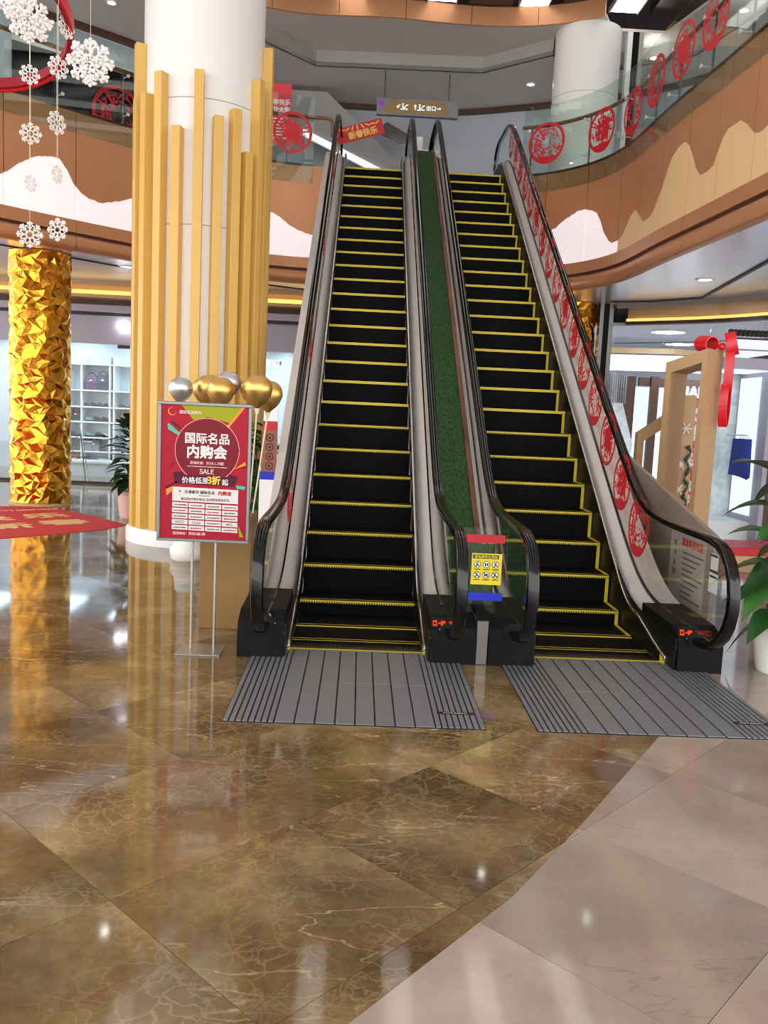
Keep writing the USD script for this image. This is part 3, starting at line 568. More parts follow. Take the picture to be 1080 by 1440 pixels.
        if sd > 0 :
            led = obj(nb, 'led_display', xprism([(5.965, .25), (6.0, .32), (5.98, .33), (5.945, .26)], x0, x0 + .15), 'black_plastic')
            A = frame((x0 + .01, 5.946, .2615), (1, 0, 0), (0, .035, .07))
            obj(led, 'led_symbols', place(ext(unary_union([sbox(.005, .01, .035, .05).difference(sbox(.01, .022, .03, .038)), sbox(.045, .026, .07, .034), affinity.translate(textpoly('禁止', .035, 2), .1, .03)]), .002), A, .001), emis('led_red', (255, 60, 20), 2.2))
        # upper newel deck end
        x0, x1 = sorted((X(.557), X(ow)))
        obj(E, 'upper_newel', xprism([(17.3, Z2), (17.75, Z2), (17.75, Z2 + .25), (17.3, Z2 + .33)], x0, x1), 'black_plastic')
        # comb brush corner
        obj(E, 'comb_corner', [box(*sorted((X(.495), X(.555))), 6.12 + .02 * q, 6.13 + .02 * q, .001, .03 + .01 * q) for q in range(4)], 'yellow_paint')
    # comb and plate
    obj(E, 'comb_line', box(cx - .5, cx + .5, 6.145, 6.185, -.002, .006), 'yellow_paint')
    cb = [box(cx - .5, cx + .5, 6.19, 6.24, -.004, .004)] + [box(x, x + .006, 6.24, 6.32, -.004, .004) for x in np.linspace(cx - .49, cx + .48, 60)]
    obj(E, 'comb', cb, 'steel_dark')
    obj(E, 'threshold', box(cx - .5, cx + .5, 6.32, 6.5, -.02, -.01), 'step_black')
    return E
def lathe_y(c, r):
    an = np.linspace(0, 2 * PI, 17)[:-1]; v = [(c[0] + r * math.cos(t), c[1] - .038, c[2] + r * .9 * math.sin(t)) for t in an] + [(c[0] + r * math.cos(t), c[1] + .02, c[2] + r * .9 * math.sin(t)) for t in an]
    return trimesh.convex.convex_hull(np.array(v))
def railmesh(x, prof):
    p = RP; t = np.gradient(p, axis=0); t /= np.linalg.norm(t, axis=1, keepdims=True); nr = np.stack([-t[:, 1], t[:, 0]], 1)
    # outside of the loop is the side away from the glass: up on the main run
    m, n = len(p), len(prof)
    v = np.zeros((m, n, 3)); v[:, :, 0] = x + prof[None, :, 0]; v[:, :, 1:] = p[:, None] + prof[None, :, 1, None] * nr[:, None]
    i, j = np.meshgrid(np.arange(m - 1), np.arange(n), indexing='ij')
    q = np.stack([i * n + j, i * n + (j + 1) % n, (i + 1) * n + (j + 1) % n, (i + 1) * n + j], -1).reshape(-1, 4)
    c = np.arange(1, n - 1); z = np.zeros_like(c)
    f = np.vstack([q[:, [0, 1, 2]], q[:, [0, 2, 3]], np.stack([z, c, c + 1], 1), np.stack([z, c + 1, c], 1) + (m - 1) * n])
    me = trimesh.Trimesh(v.reshape(-1, 3), f, process=False); me.fix_normals(); return me
XL, XR = .041, 1.845
EL = escalator(XL, 'left escalator beside the red sale poster, yellow-edged black steps', False)
ER = escalator(XR, 'right escalator with red paper-cut roundels along its right glass side', True)
# roundels on the right glass of the right escalator (inner side of the glass)
for k, y in enumerate(np.arange(7.35, 15.9, .56)):
    zc = float(deckz(y)) + .37
    A = frame((XR + .6445, y, zc), (0, -1, 0), (0, 0, 1))
    m = place(ext(affinity.scale(CUTS[k % 4], .74, .74, origin=(0, 0)), .0015), A)
    obj(ER, 'papercut_sticker', m, 'red_print', label='red paper-cut roundel on the right glass')
for k, y in enumerate(np.arange(7.6, 15.9, 2.24)):
    zc = float(deckz(y)) + .37
    A = frame((XL - .6445, y, zc), (0, 1, 0), (0, 0, 1))
    obj(EL, 'papercut_sticker', place(ext(affinity.scale(CUTS[k % 4], .74, .74, origin=(0, 0)), .0015), A), 'red_print', label='red paper-cut roundel on the left glass')

def landing(cx, label):
    P = T('landing_plate', label, 'floor plate', (cx, 5.4, 0))
    y0, y1 = 4.65, 6.14
    obj(P, 'plate_base', box(cx - .755, cx + .755, y0, y1, .0, .004), 'plate_groove')
    x = cx - .75; nb = 9
    lay = [.027] * 8 + [.106] * 8 + [.027] * 8
    gap = (1.5 - sum(lay)) / (len(lay) - 1)
    for wd in lay:
        for a, b in ((y0 + .003, 5.38), (5.384, y1)):
            obj(P, 'tread_strip', bbox(x, x + wd, a, b, .004, .009, .0015), 'plate_grey')
        x += wd + gap
    A = frame((cx + .60, y0 + .235, .0093), (1, 0, 0), (0, 1, 0))
    obj(P, 'maker_badge', place(ext(sbox(-.11, -.02, .11, .02), .0012), A), 'plate_groove')
    obj(P, 'maker_lettering', place(ext(textpoly('HITACHI', .022, 1).buffer(0), .001), A @ np.diag([1.55, 1, 1, 1]), .0013), 'steel')
landing(XL, 'grooved grey landing plate before the left escalator'); landing(XR, 'grooved grey landing plate before the right escalator')

# turf strip and brown edging between the escalators
yt = ycurve[(ycurve > 7.0) & (ycurve < 16.4)]
zt = deckz(yt) + .10
single('turf_strip', stripx(np.r_[yt[0] - .06, yt], .785, np.r_[.35, zt], 1.075, np.r_[.35, zt], .05), 'turf', 'long green artificial turf strip running up between the two escalators', 'artificial turf')
single('turf_edging', stripx(yt, 1.078, zt + .015, 1.125, zt + .03, .06), 'wood_brown', 'brown grained edging strip on the right of the turf', 'edging')
single('turf_apron', [xprism([(6.5, .33), (6.56, .33), (7.0, .42), (7.0, .3), (6.5, .0)], .80, 1.08), box(.80, 1.08, 6.44, 6.5, .33, .80)], 'turf', 'upright green turf face behind the yellow safety notice', 'artificial turf')
# barrier with notice between the newels
B = T('safety_barrier', 'glass barrier with red and blue bars and yellow notice between the escalators', 'barrier', (.94, 6.2, 0))
obj(B, 'glass_sheet', box(.79, 1.10, 6.16, 6.168, .33, .97), GLASS)
obj(B, 'red_bar', box(.79, 1.105, 6.154, 6.159, .86, .92), 'red_print'); obj(B, 'blue_bar', box(.79, 1.105, 6.154, 6.159, .425, .485), 'sign_blue')
def notice(B, ox, oz, y, w=.225, h=.235):
    A = frame((ox, y, oz), (1, 0, 0), (0, 0, 1))
    n = obj(B, 'safety_notice', place(ext(sbox(0, 0, w, h), .003), A), 'sign_yellow', label='yellow safety notice')
    obj(n, 'heading_bar', place(ext(sbox(.008, h - .04, w - .025, h - .01), .001), A, .003), 'ink')
    obj(n, 'heading', place(ext(affinity.translate(textpoly('乘电梯安全须知', .022, 1), w / 2 - .008, h - .025), .001), A, .0042), 'sign_yellow')
    rings, icons, wh = [], [], []
    for r in range(2):
        for c in range(3):
            x, z = .043 + c * .068, h - .082 - r * .078
            wh.append(Point(x, z).buffer(.026, 8))
            rings.append(Point(x, z).buffer(.026, 8).difference(Point(x, z).buffer(.022, 8)))
            ic = [LineString([(x - .006, z + .008), (x, z - .002), (x - .01, z - .015)]).buffer(.004), Point(x + .003, z + .013).buffer(.005), LineString([(x, z), (x + .012, z - .01)]).buffer(.004)] if c != 1 else [sbox(x - .012, z - .012, x - .002, z + .01), sbox(x + .003, z - .012, x + .013, z + .01)]
            icons += ic
            icons.append(sbox(x - .024, z - .04, x + .024, z - .034))
            if r: rings.append(LineString([(x - .018, z + .018), (x + .018, z - .018)]).buffer(.003))
    obj(n, 'pictogram_disc', place(ext(unary_union(wh), .001), A, .003), 'white_print'); obj(n, 'pictogram', place(ext(unary_union(icons), .001), A, .0042), 'ink')
    obj(n, 'pictogram_ring', place(ext(unary_union(rings), .001), A, .0046), 'ink')
notice(B, .865, .545, 6.158)
obj(B, 'steel_infill', bbox(.9, .985, 5.93, 6.15, 0, .325, .004), 'steel_dark'); obj(B, 'dark_infill', box(.90, .986, 6.15, 6.5, 0, .34), 'black_plastic')
obj(B, 'guard_cover', stripx(np.array([5.95, 6.1, 6.4]), .905, np.array([.335, .38, .40]), .98, np.array([.327, .38, .40]), .006), 'black_plastic')
# left notice plate beside the left escalator
B2 = T('notice_board', 'narrow standing board, white and red above brown with ring symbols, left of the left escalator', 'notice board', (-.98, 9.0, 0))
A = frame((-1.0, 8.6, 0), (1, 0, 0), (0, 0, 1))
obj(B2, 'backing_board', place(ext(Polygon([(0, 0), (.17, 0), (.17, 2.05), (.04, 2.05), (.0, 1.0)]), .02), A, -.02), 'white_cladding')
obj(B2, 'red_bar', place(ext(sbox(.02, 1.55, .17, 1.64), .003), A, .001), 'red_print'); obj(B2, 'blue_bar', place(ext(sbox(.005, 1.05, .17, 1.13), .003), A, .001), 'sign_blue')
obj(B2, 'brown_field', place(ext(sbox(.012, 1.13, .17, 1.55), .003), A, .001), M('notice_brown', (150, 88, 66), .5))
obj(B2, 'ring_symbol', place(ext(unary_union([Point(.095, 1.19 + .095 * k).buffer(.04, 8).difference(Point(.095, 1.19 + .095 * k).buffer(.03, 8)) for k in range(4)] + [Point(.095, 1.19 + .095 * k).buffer(.014) for k in range(4)]), .001), A, .0045), 'ink')

# taupe guard panel right of the right escalator, with notice and papers
G = T('guard_panel', 'taupe slope-topped side panel with printed notice right of the right escalator', 'panel', (2.95, 8.0, 0))
obj(G, 'panel', xprism([(6.82, 0), (9.6, 0), (9.6, 1.5), (6.82, .89)], 2.95, 2.99), 'taupe')
A = frame((2.9495, 7.75, .2), (0, -1, 0), (0, 0, 1))
obj(G, 'notice_sheet', place(ext(sbox(0, 0, .8, .62), .002), A), M('notice_grey', (188, 178, 170), .5))
obj(G, 'notice_title', place(ext(affinity.translate(textpoly('紧急联系电话', .07, 2), .5, .55), .001), A, .0022), 'red_print')
obj(G, 'notice_lines', place(ext(unary_union([sbox(.3, .05 + k * .05, .76 - .07 * ((k * 3) % 4), .065 + k * .05) for k in range(9)] + [affinity.translate(textpoly(c, .05, 1), .12, .52 - k * .09) for k, c in enumerate('安全乘梯')]), .001), A, .0022), M('notice_ink', (110, 104, 100), .5))
A = frame((2.949, 6.9, .45), (0, -1, 0), (0, 0, 1))
pp = T('paper_sheet', 'two small white papers hanging at the front edge of the taupe panel', 'paper', (2.93, 6.7, .5))
obj(pp, 'upper_sheet', box(2.93, 2.932, 6.66, 6.80, .62, .76), 'white_print'); obj(pp, 'lower_sheet', box(2.925, 2.927, 6.63, 6.80, .44, .60), 'white_print')
obj(pp, 'heading_strip', [box(2.922, 2.924, 6.66, 6.80, .735, .75), box(2.922, 2.924, 6.65, 6.79, .61, .625), box(2.921, 2.923, 6.65, 6.78, .565, .58)], 'ink')

# ------------------------------------------------------------------ left pillar with gold slats
P = T('round_pillar', 'large white round pillar dressed with golden slats behind the sale poster', 'pillar', (-2.13, 11.25, 0))
C = (-2.13, 11.25, 0); PR = .735
obj(P, 'shaft', lathe([(PR, .1), (PR, 9.2)], C, 64), 'white_paint', smooth=40)
obj(P, 'shaft_joint', [lathe([(PR + .0005, z), (PR + .0012, z + .006), (PR + .0005, z + .012)], C, 64) for z in (1.5, 3.9, 5.35, 7.4)], 'grey_paint', smooth=40)
obj(P, 'base_ring', lathe([(.90, 0), (.90, .15), (.87, .19), (.74, .19)], C, 64), 'white_satin', smooth=40)
tops = [(190.7, 155.5, 5.31), (207.4, 66.7, 5.98), (222.8, 143.7, 5.33), (244, 100, 5.62), (264, 177, 5.02), (289.5, 95.5, 5.64), (311, 158, 5.15), (332, 146, 5.26), (347.6, 211, 4.79), (363, 100, 5.70), (371, 160, 5.33), (376, 59, 6.1)]
angs = [-168, -152, -139, -122, -108, -90, -74, -58, -45, -28, -16, -8]
SLX = [-2.80, -2.67, -2.55, -2.38, -2.22, -2.02, -1.84, -1.68, -1.555, -1.44]
ang_list = [(-165, 5.45), (-152.5, 6.05), (-136, 5.42), (-118, 5.62), (-101.5, 5.0), (-83.5, 5.63), (-67.5, 5.15), (-52, 5.27), (-39.5, 4.82), (-26, 5.72), (-14, 5.35), (-4, 6.2)] + [(10 + 17 * k, [5.4, 5.0, 5.8, 5.2, 5.6, 4.9, 5.5, 5.3, 5.9][k]) for k in range(9)]
for a, zt in ang_list:
    t = math.radians(a); m = bbox(-.055, .055, -.002, .125, .19, zt, .004)
    m.apply_transform(trimesh.transformations.rotation_matrix(t - PI / 2, (0, 0, 1))); m.apply_translation((C[0] + PR * math.cos(t), C[1] + PR * math.sin(t), 0))
    obj(P, 'gold_slat', m, 'gold_lacquer')

# ------------------------------------------------------------------ foil columns
def foilmesh(c, r, z0, z1, seed, da=.12):
    g = np.random.default_rng(seed); n = int(2 * PI * r / da); m = int((z1 - z0) / da); 
    rows = np.arange(2 * m + 1); V = []
    hgt = g.uniform(-.005, .006, (m + 1, n)); 
    hgt[::2, ::2] += .016; hgt += .010 * np.sin(np.arange(m + 1)[:, None] * 1.9 + np.arange(n) * 2.3 + g.uniform(0, .8, (m + 1, n)))
    jt, jz = g.uniform(-.26, .26, (m + 1, n)), g.uniform(-.3, .3, (m + 1, n)); jz[0] = jz[-1] = 0
    i, j = np.meshgrid(np.arange(m + 1), np.arange(n), indexing='ij')
    th = (j + jt + .5 * (i % 2)) * 2 * PI / n; z = z0 + (i + jz) * (z1 - z0) / m
    rr = r + hgt; v = np.stack([c[0] + rr * np.cos(th), c[1] + rr * np.sin(th), z], -1).reshape(-1, 3)
    # add a sharp centre to every cell: small radial creases
    f = []; ex = []; k0 = len(v)
    for a in range(m):
        for b in range(n):
            b2 = (b + 1) % n; q = [a * n + b, a * n + b2, (a + 1) * n + b2, (a + 1) * n + b]
            cen = v[q].mean(0); d = cen[:2] - np.array(c[:2]); cen[:2] = c[:2] + d * (1 + g.uniform(-.05, .03)) if True else cen[:2]
            cen[2] += g.uniform(-.035, .035); ex.append(cen); e = k0 + len(ex) - 1
            f += [[q[t], q[(t + 1) % 4], e] for t in range(4)]
    mesh = trimesh.Trimesh(np.vstack([v, ex]), f, process=False)
    return mesh
def foil_column(c, r, label, seed):
    K = T('foil_column', label, 'column', (c[0], c[1], 0))
    obj(K, 'foil_wrap', foilmesh(c, r, .04, 4.09, seed), 'gold_foil')
    obj(K, 'core', lathe([(r - .07, 0), (r - .07, 4.1)], (c[0], c[1], 0), 32), 'gold_lacquer'); obj(K, 'base_trim', lathe([(r + .02, 0), (r + .02, .03), (r - .05, .05)], (c[0], c[1], 0), 40), 'tan_panel')
foil_column((-5.33, 14.36), .47, 'column wrapped in crumpled gold foil at the far left', 4)
foil_column((4.15, 17.2), .46, 'foil-wrapped gold column behind the right escalator', 9)
K = T('steel_post', 'square post, dark between two steel edges, beside the gold column behind the right escalator', 'post', (4.76, 16.95, 0))
obj(K, 'dark_core', box(4.70, 4.80, 16.9, 17.05, 0, 4.1), 'black_plastic'); obj(K, 'steel_edge', box(4.62, 4.695, 16.88, 17.05, 0, 4.1), 'steel_dark'); obj(K, 'steel_edge', box(4.805, 4.89, 16.88, 17.05, 0, 4.1), 'steel_dark')

# ------------------------------------------------------------------ sale poster stand
S = T('poster_stand', 'red sale poster on a two-legged steel stand before the pillar', 'poster stand', (-1.09, 6.03, 0))
PX0, PX1, PZ0, PZ1 = -1.42, -.765, .80, 1.79; py = 6.03
obj(S, 'base_plate', bbox(-1.25, -.935, 5.89, 6.17, 0, .012, .003), 'brushed')
for x in (-1.17, -1.003): obj(S, 'leg', cyl((x, 6.06, .01), (x, 6.06, 1.0),   .0095, n=12), 'brushed', smooth=40)
obj(S, 'backing', box(PX0, PX1, py, py + .018, PZ0, PZ1), 'grey_metal')
fr = .022
for a in ((PX0, PX1, PZ0, PZ0 + fr), (PX0, PX1, PZ1 - fr, PZ1), (PX0, PX0 + fr, PZ0 + fr, PZ1 - fr), (PX1 - fr, PX1, PZ0 + fr, PZ1 - fr)): obj(S, 'frame_rail', bbox(a[0], a[1], py - .012, py + .002, a[2], a[3], .003), 'alu_frame')
W_, H_ = PX1 - PX0 - 2 * fr, PZ1 - PZ0 - 2 * fr
A = frame((PX0 + fr, py - .001, PZ0 + fr), (1, 0, 0), (0, 0, 1))
sheet = obj(S, 'poster_sheet', place(ext(sbox(0, 0, W_, H_), .001), A), 'poster_red', label='red printed sale poster')
def pr(name, poly, mat, lift, label=None): return obj(sheet, name, place(ext(poly, .0006), A, .001 + lift * .0007), mat)
k = W_ / 900.0                                               # poster design units: 900 wide
Hh = H_ / k
D = lambda x, y: (x * k, (Hh - y) * k)
PD = lambda pts: Polygon([D(*p) for p in pts])
pr('green_triangle', PD([(205, 0), (830, 0), (705, 165), (480, 115), (330, 150)]), 'poster_green', 0)
pr('green_edge', PD([(830, 0), (862, 0), (690, 225), (675, 200)]), 'orange', 1)
cc = D(478, 460); circ = Point(*cc).buffer(320 * k, 40)
pr('dark_disc', circ.difference(sbox(0, 0, W_, D(0, 745)[1])), 'poster_dark', 1)
pr('disc_outline', circ.buffer(14 * k).difference(circ.buffer(10 * k)).difference(sbox(0, 0, W_, D(0, 725)[1])), 'poster_pink', 2)
def tx(name, s, x, y, hgt, mat, bold=0, lift=3): pr(name, affinity.translate(textpoly(s, hgt * k, bold), *D(x, y)), mat, lift)
tx('headline', '国际名品', 478, 335, 105, 'poster_white', 2); tx('headline', '内购会', 478, 475, 125, 'poster_white', 3)
tx('date_line', '活动时间：2018.1.24起', 478, 592, 30, 'poster_pink', 1); pr('rule', PD([(275, 626), (690, 630), (690, 636), (275, 632)]), 'poster_white', 3)
tx('sale_word', 'SALE', 478, 680, 58, 'poster_white', 1)
pr('plum_ribbon', PD([(130, 700), (225, 690), (235, 722), (700, 730), (715, 700), (800, 722), (775, 830), (150, 815)]), 'poster_plum', 3)
tx('price_line', '价格低至', 360, 775, 62, 'poster_white', 2, 4); tx('price_figure', '3折', 552, 768, 82, 'poster_yellow', 3, 4); tx('price_end', '起', 672, 785, 58, 'poster_white', 2, 4)
pr('white_panel', PD([(125, 850), (812, 862), (812, 1010), (125, 1000)]), 'poster_white', 2)
tx('panel_line', '乐享新年 国际名品', 410, 900, 34, 'ink', 2, 3); tx('panel_accent', '内购会', 672, 902, 42, 'poster_red', 3, 3); tx('panel_star', '✦', 205, 895, 20, 'poster_red', 3, 3)
tx('panel_small', '精品特价等你来选 活动现场更有好礼', 470, 975, 28, 'ink', 1, 3); pr('panel_rule', PD([(400, 932), (520, 934), (520, 940), (400, 938)]), 'ink', 3)
words = {(3, 0): 'GUCCI', (3, 1): 'Chloé', (3, 3): 'MCC'}
g = np.random.default_rng(3)
for r in range(5):
    for c in range(4):
        x, y = 125 + c * 174, 1012 + r * 60 + c * 4
        pr('brand_cell', PD([(x, y), (x + 164, y + 3), (x + 164, y + 51), (x, y + 48)]), 'poster_white', 2)
        if (r, c) in words: tx('brand_word', words[(r, c)], x + 82, y + 26, 30, 'ink' if c != 1 else 'poster_red', 1)
        else:
            xs = x + 22; sh = []
            while xs < x + 140:
                w = g.uniform(5, 13); sh.append(PD([(xs, y + 20), (xs + w, y + 20), (xs + w, y + 34 + g.uniform(-3, 3)), (xs, y + 34)])); xs += w + g.uniform(3, 7)
            pr('brand_print', unary_union(sh), 'poster_red' if (r + c) % 2 else 'ink', 3)
tx('address_line', '活动地址：商场A座1楼', 305, 1340, 30, 'poster_pink', 1)
lg = Point(*D(110, 70)).buffer(42 * k, 16); pr('logo_ring', lg.difference(affinity.translate(Point(*D(110, 70)).buffer(36 * k, 16), 5 * k, 4 * k)), 'orange', 1)
tx('logo_word', '国际名品购物', 300, 72, 34, 'poster_pink', 1)
for nm, pts, mt in (('teal_confetti', [(65, 205), (75, 190), (190, 285), (178, 315), (70, 255)], 'teal'), ('plum_confetti', [(110, 165), (200, 235), (195, 250), (100, 185)], 'poster_plum'), ('orange_confetti', [(760, 645), (875, 560), (885, 600)], 'orange'),
                    ('plum_confetti', [(790, 640), (890, 605), (880, 625)], 'poster_plum'), ('teal_confetti', [(785, 810), (885, 820), (880, 855), (790, 845)], 'teal'), ('orange_confetti', [(60, 880), (130, 845), (130, 890), (65, 950)], 'orange'),
                    ('plum_confetti', [(45, 855), (170, 790), (175, 805), (60, 875)], 'poster_plum'), ('green_confetti', [(815, 1230), (880, 1360), (835, 1360)], 'poster_green'), ('plum_confetti', [(88, 660), (135, 590), (142, 598), (95, 665)], 'poster_plum'), ('plum_confetti', [(790, 420), (815, 450), (800, 460)], 'poster_plum')): pr(nm, PD(pts), mt, 3)

# box behind the stand, balloons on sticks
KB = T('display_plinth', 'plain brown box plinth standing behind the poster stand', 'box', (-1.03, 6.85, 0)); obj(KB, 'body', bbox(-1.225, -.825, 6.65, 7.05, 0, .92, .006), 'kraft'); obj(KB, 'lid_line', box(-1.2255, -.8245, 6.6495, 7.0505, .862, .868), 'ink')
def balloon(x, y, z, r, mat, label, foot):
    b = T('balloon', label, 'balloon', (foot[0], foot[1], .92), group=None)
    prof = [(0.002, -1.22), (.12, -1.2), (.2, -1.12), (.46, -.9), (.72, -.62), (.91, -.28), (1.0, .05), (.97, .32), (.84, .62), (.6, .85), (.3, .97), (0.002, 1.0)]
    p = np.array(prof); d = np.r_[0, np.cumsum(np.linalg.norm(np.diff(p, axis=0), axis=1))]; p = CubicSpline(d, p)(np.linspace(0, d[-1], 30)); p[:, 0] = np.maximum(p[:, 0], .002)
    obj(b, 'body', lathe(p * r, (x, y, z), 32), mat, smooth=True)
    obj(b, 'cup', lathe([(.004, -1.34), (.02, -1.3), (.03, -1.2), (.034, -1.14)], (x, y, z), 12) if False else lathe(np.array([(.008, -.05), (.016, -.02), (.022, .0)]), (x, y, z - 1.2 * r), 12), 'cream_plastic')
    obj(b, 'stick', cyl((x, y, z - 1.22 * r), (foot[0], foot[1], .9), .0065, n=8), 'cream_plastic')
balloon(-1.402, 6.68, 1.885, .093, 'silver_balloon', 'silver balloon at the left end of the cluster over the poster', (-1.10, 6.8))
balloon(-1.28, 6.98, 1.895, .096, 'gold_balloon', 'gold balloon half hidden just right of the left silver balloon', (-1.06, 6.86))
balloon(-1.20, 6.80, 1.90, .112, 'gold_balloon', 'big gold balloon in the middle, behind the frontmost gold one', (-1.02, 6.8))
balloon(-1.085, 6.62, 1.883, .108, 'gold_balloon', 'frontmost gold balloon directly above the poster centre', (-.97, 6.75))
balloon(-1.09, 7.05, 1.955, .10, 'silver_balloon', 'silver balloon peeping out at the top behind the middle gold ones', (-.98, 6.95))
balloon(-.895, 7.02, 1.91, .10, 'gold_balloon', 'darker gold balloon behind the large right-hand one, on its left', (-.89, 6.95))
balloon(-.800, 6.60, 1.905, .115, 'gold_balloon', 'large gold balloon at the right end over the poster corner', (-.86, 6.72))
balloon(-.745, 6.86, 1.875, .115, 'gold_balloon', 'gold balloon lower right, partly behind the large right-hand one', (-.845, 6.85))
wp = T('white_planter', 'low white round pot foot on the floor below the poster, before the pillar', 'pot', (-1.92, 9.65, 0)); obj(wp, 'body', lathe([(.001, .0), (.16, 0), (.19, .03), (.20, .12), (.15, .2), (.14, .34), (.12, .36), (.001, .34)], (-1.92, 9.65, 0), 32), 'pot_white', smooth=40)

# ------------------------------------------------------------------ hanging ring and snowflakes
RG = T('hanging_ring', 'large red hoop hanging at the upper left among the snowflakes', 'hoop', (-3.44, 7.5, 4.910))
th_ = np.linspace(0, 2 * PI, 97)[:-1]; tilt = math.radians(-20)
def ringband(r0, r1, z0, z1):
    prof = [(r1, z0), (r1, z1), (r0, z1), (r0, z0), (r1, z0)]
    m = lathe(prof, (0, 0, 0), 96); m.apply_transform(trimesh.transformations.rotation_matrix(tilt, (1, 0.2, 0))); m.apply_translation((-3.44, 7.5, 4.910)); return m
obj(RG, 'hoop_band', ringband(.87, .89, -.065, .065), 'red_fabric', smooth=40)
obj(RG, 'hoop_inner', ringband(.838, .868, -.05, .05), M('red_dark', (150, 14, 30), .5), smooth=40)
for a in (.4, 2.5, 4.6): obj(RG, 'wire', cyl((-3.44 + .86 * math.cos(a), 7.5 + .82 * math.sin(a), 4.910 - .28 * math.sin(a)), (-3.44, 7.5, 9.2), .003, n=6), 'steel_dark')
def flake_mesh(r, balls):
    parts = []
    for k in range(8):
        a = k * PI / 4; d = np.array([math.cos(a), 0, math.sin(a)]); parts.append(sweep([d * .02, d * r * .86], r * .055, 6))
        for t in (.45, .68):
            for s in (-1, 1):
                b = a + s * .75; e = d * r * t + np.array([math.cos(b), 0, math.sin(b)]) * r * (.30 if t < .6 else .24)
                parts.append(sweep([d * r * t, e], r * .045, 6)); 
                if balls: parts.append(sphere(e, r * .075, 1))
        for s in (-1, 0, 1):
            b = a + s * .16; parts.append(sphere(np.array([math.cos(b), 0, math.sin(b)]) * r * (.93 if s == 0 else .86), r * (.085 if balls else .07), 1))
    parts.append(trimesh.creation.torus(r * .3, r * .04, 16, 6)); parts[-1].apply_transform(trimesh.transformations.rotation_matrix(PI / 2, (1, 0, 0)))
    return trimesh.util.concatenate(parts)
def fluffy(r):
    g = np.random.default_rng(5); parts = [flake_mesh(r, True)]
    for k in range(150):
        a = g.uniform(0, 2 * PI); d = r * math.sqrt(g.uniform(.0, .75)) * (1 + .12 * math.cos(8 * a)); 
        parts.append(sphere((d * math.cos(a), g.uniform(-.04, .04), d * math.sin(a)), r * g.uniform(.05, .1), 1))
    return trimesh.util.concatenate(parts)
def flake(kind, src, x, y, z, rz, sc, label, group='hanging snowflakes'):
    t = T('snowflake', label, 'snowflake', (x, y, z), group); m = fluffy(.19 * sc) if kind else flake_mesh(.105 * sc, True)
    m.apply_transform(trimesh.transformations.rotation_matrix(math.radians(rz), (0, 0, 1))); m.apply_translation((x, y, z)); obj(t, 'crystal', m, 'snow_plastic', smooth=True)
    obj(t, 'thread', cyl((x, y, z + (.17 if kind else .09) * sc), (x, y, 9.21), .0016, n=5), 'cream_plastic')
s1 = flake(0, None, -3.062, 8, 3.231, 8, 1.12, 'small white snowflake hanging lowest, directly before the gold foil column top')
flake(0, s1, -2.814, 8, 3.288, -12, 1.0, 'small white snowflake at the lowest level, nearer the pillar')
flake(0, s1, -3.053, 8, 4.108, 20, .92, 'white snowflake against the brown fascia below the red hoop, left one of the pair')
flake(0, s1, -2.821, 8, 4.212, 62, 1.0, 'edge-on white snowflake below the big fluffy one')
flake(0, s1, -3.055, 8, 3.679, 68, .75, 'faint turned snowflake before the lit wave panel, left of two')
flake(0, s1, -2.82, 8, 3.771, 74, .8, 'faint turned snowflake before the lit wave panel, right of two')
flake(0, s1, -2.676, 7.0, 4.255, 30, .75, 'snowflake overlapping the front of the red hoop at its lowest visible point')
flake(0, s1, -2.457, 7.0, 4.32, 48, .85, 'snowflake overlapping the red hoop near its right-hand bend')
flake(0, s1, -2.60, 7.6, 4.86, 66, .9, 'narrow turned snowflake seen inside the red hoop')
b1 = flake(1, None, -2.212, 7.0, 4.371, 15, .95, 'large fluffy white snowflake hanging just right of the red hoop')
flake(1, b1, -2.68, 7.0, 4.66, 35, .95, 'large fluffy white snowflake hanging inside the red hoop')
flake(1, b1, -2.86, 7.2, 4.92, 10, .9, 'large fluffy white snowflake at the top left corner inside the hoop')

# ------------------------------------------------------------------ ground floor, left shop
y0 = 18.0
wl = T('wall_left_shop', None, None, kind='structure')
obj(wl, 'header_panel', box(-9.5, -.9, 18.0, 18.12, 2.93, 3.50), 'lavender')
obj(wl, 'header_trim', box(-9.5, -.9, 17.93, 18.0, 3.50, 3.56), 'ink'); obj(wl, 'header_ledge', box(-9.5, -.9, 17.86, 18.0, 3.56, 3.70), 'lavender'); obj(wl, 'header_trim', box(-9.5, -.9, 17.82, 17.9, 3.70, 3.80), 'fascia_dark')
obj(wl, 'cove_lip', box(-9.5, -.9, 17.6, 17.9, 3.82, 3.88), 'tan_panel'); obj(wl, 'cove_lamp', box(-9.5, -.9, 17.62, 17.88, 3.885, 3.9), COVE); obj(wl, 'cove_lamp', box(-9.5, -.9, 17.84, 17.86, 3.90, 3.99), COVE)
obj(wl, 'cove_back', box(-9.5, -.9, 17.9, 18.0, 3.80, 4.1), 'tan_panel'); obj(wl, 'cove_step', box(-9.5, -.9, 17.3, 17.34, 4.02, 4.1), 'tan_panel')
struct('wall_behind', box(-.9, 4.3, 18.0, 18.1, 0, 4.1), 'shop_white'); struct('wall_side', box(-.95, -.85, 18, 21.6, 0, 4.1), 'shop_white')
sf = T('window_1', None, None, kind='structure')
for x0, x1 in ((-9.5, -7.2), (-7.19, -5.02), (-5.01, -3.2), (-3.19, -1.78), (-1.77, -.95)): obj(sf, 'glass_pane', box(x0, x1, 18.04, 18.055, .06, 2.93), SHOPGLASS)
obj(sf, 'bottom_rail', box(-9.5, -.9, 18.02, 18.08, 0, .05), 'ink'); obj(sf, 'patch_fitting', box(-5.1, -4.86, 18.0, 18.08, 2.85, 2.92), 'fascia_dark')
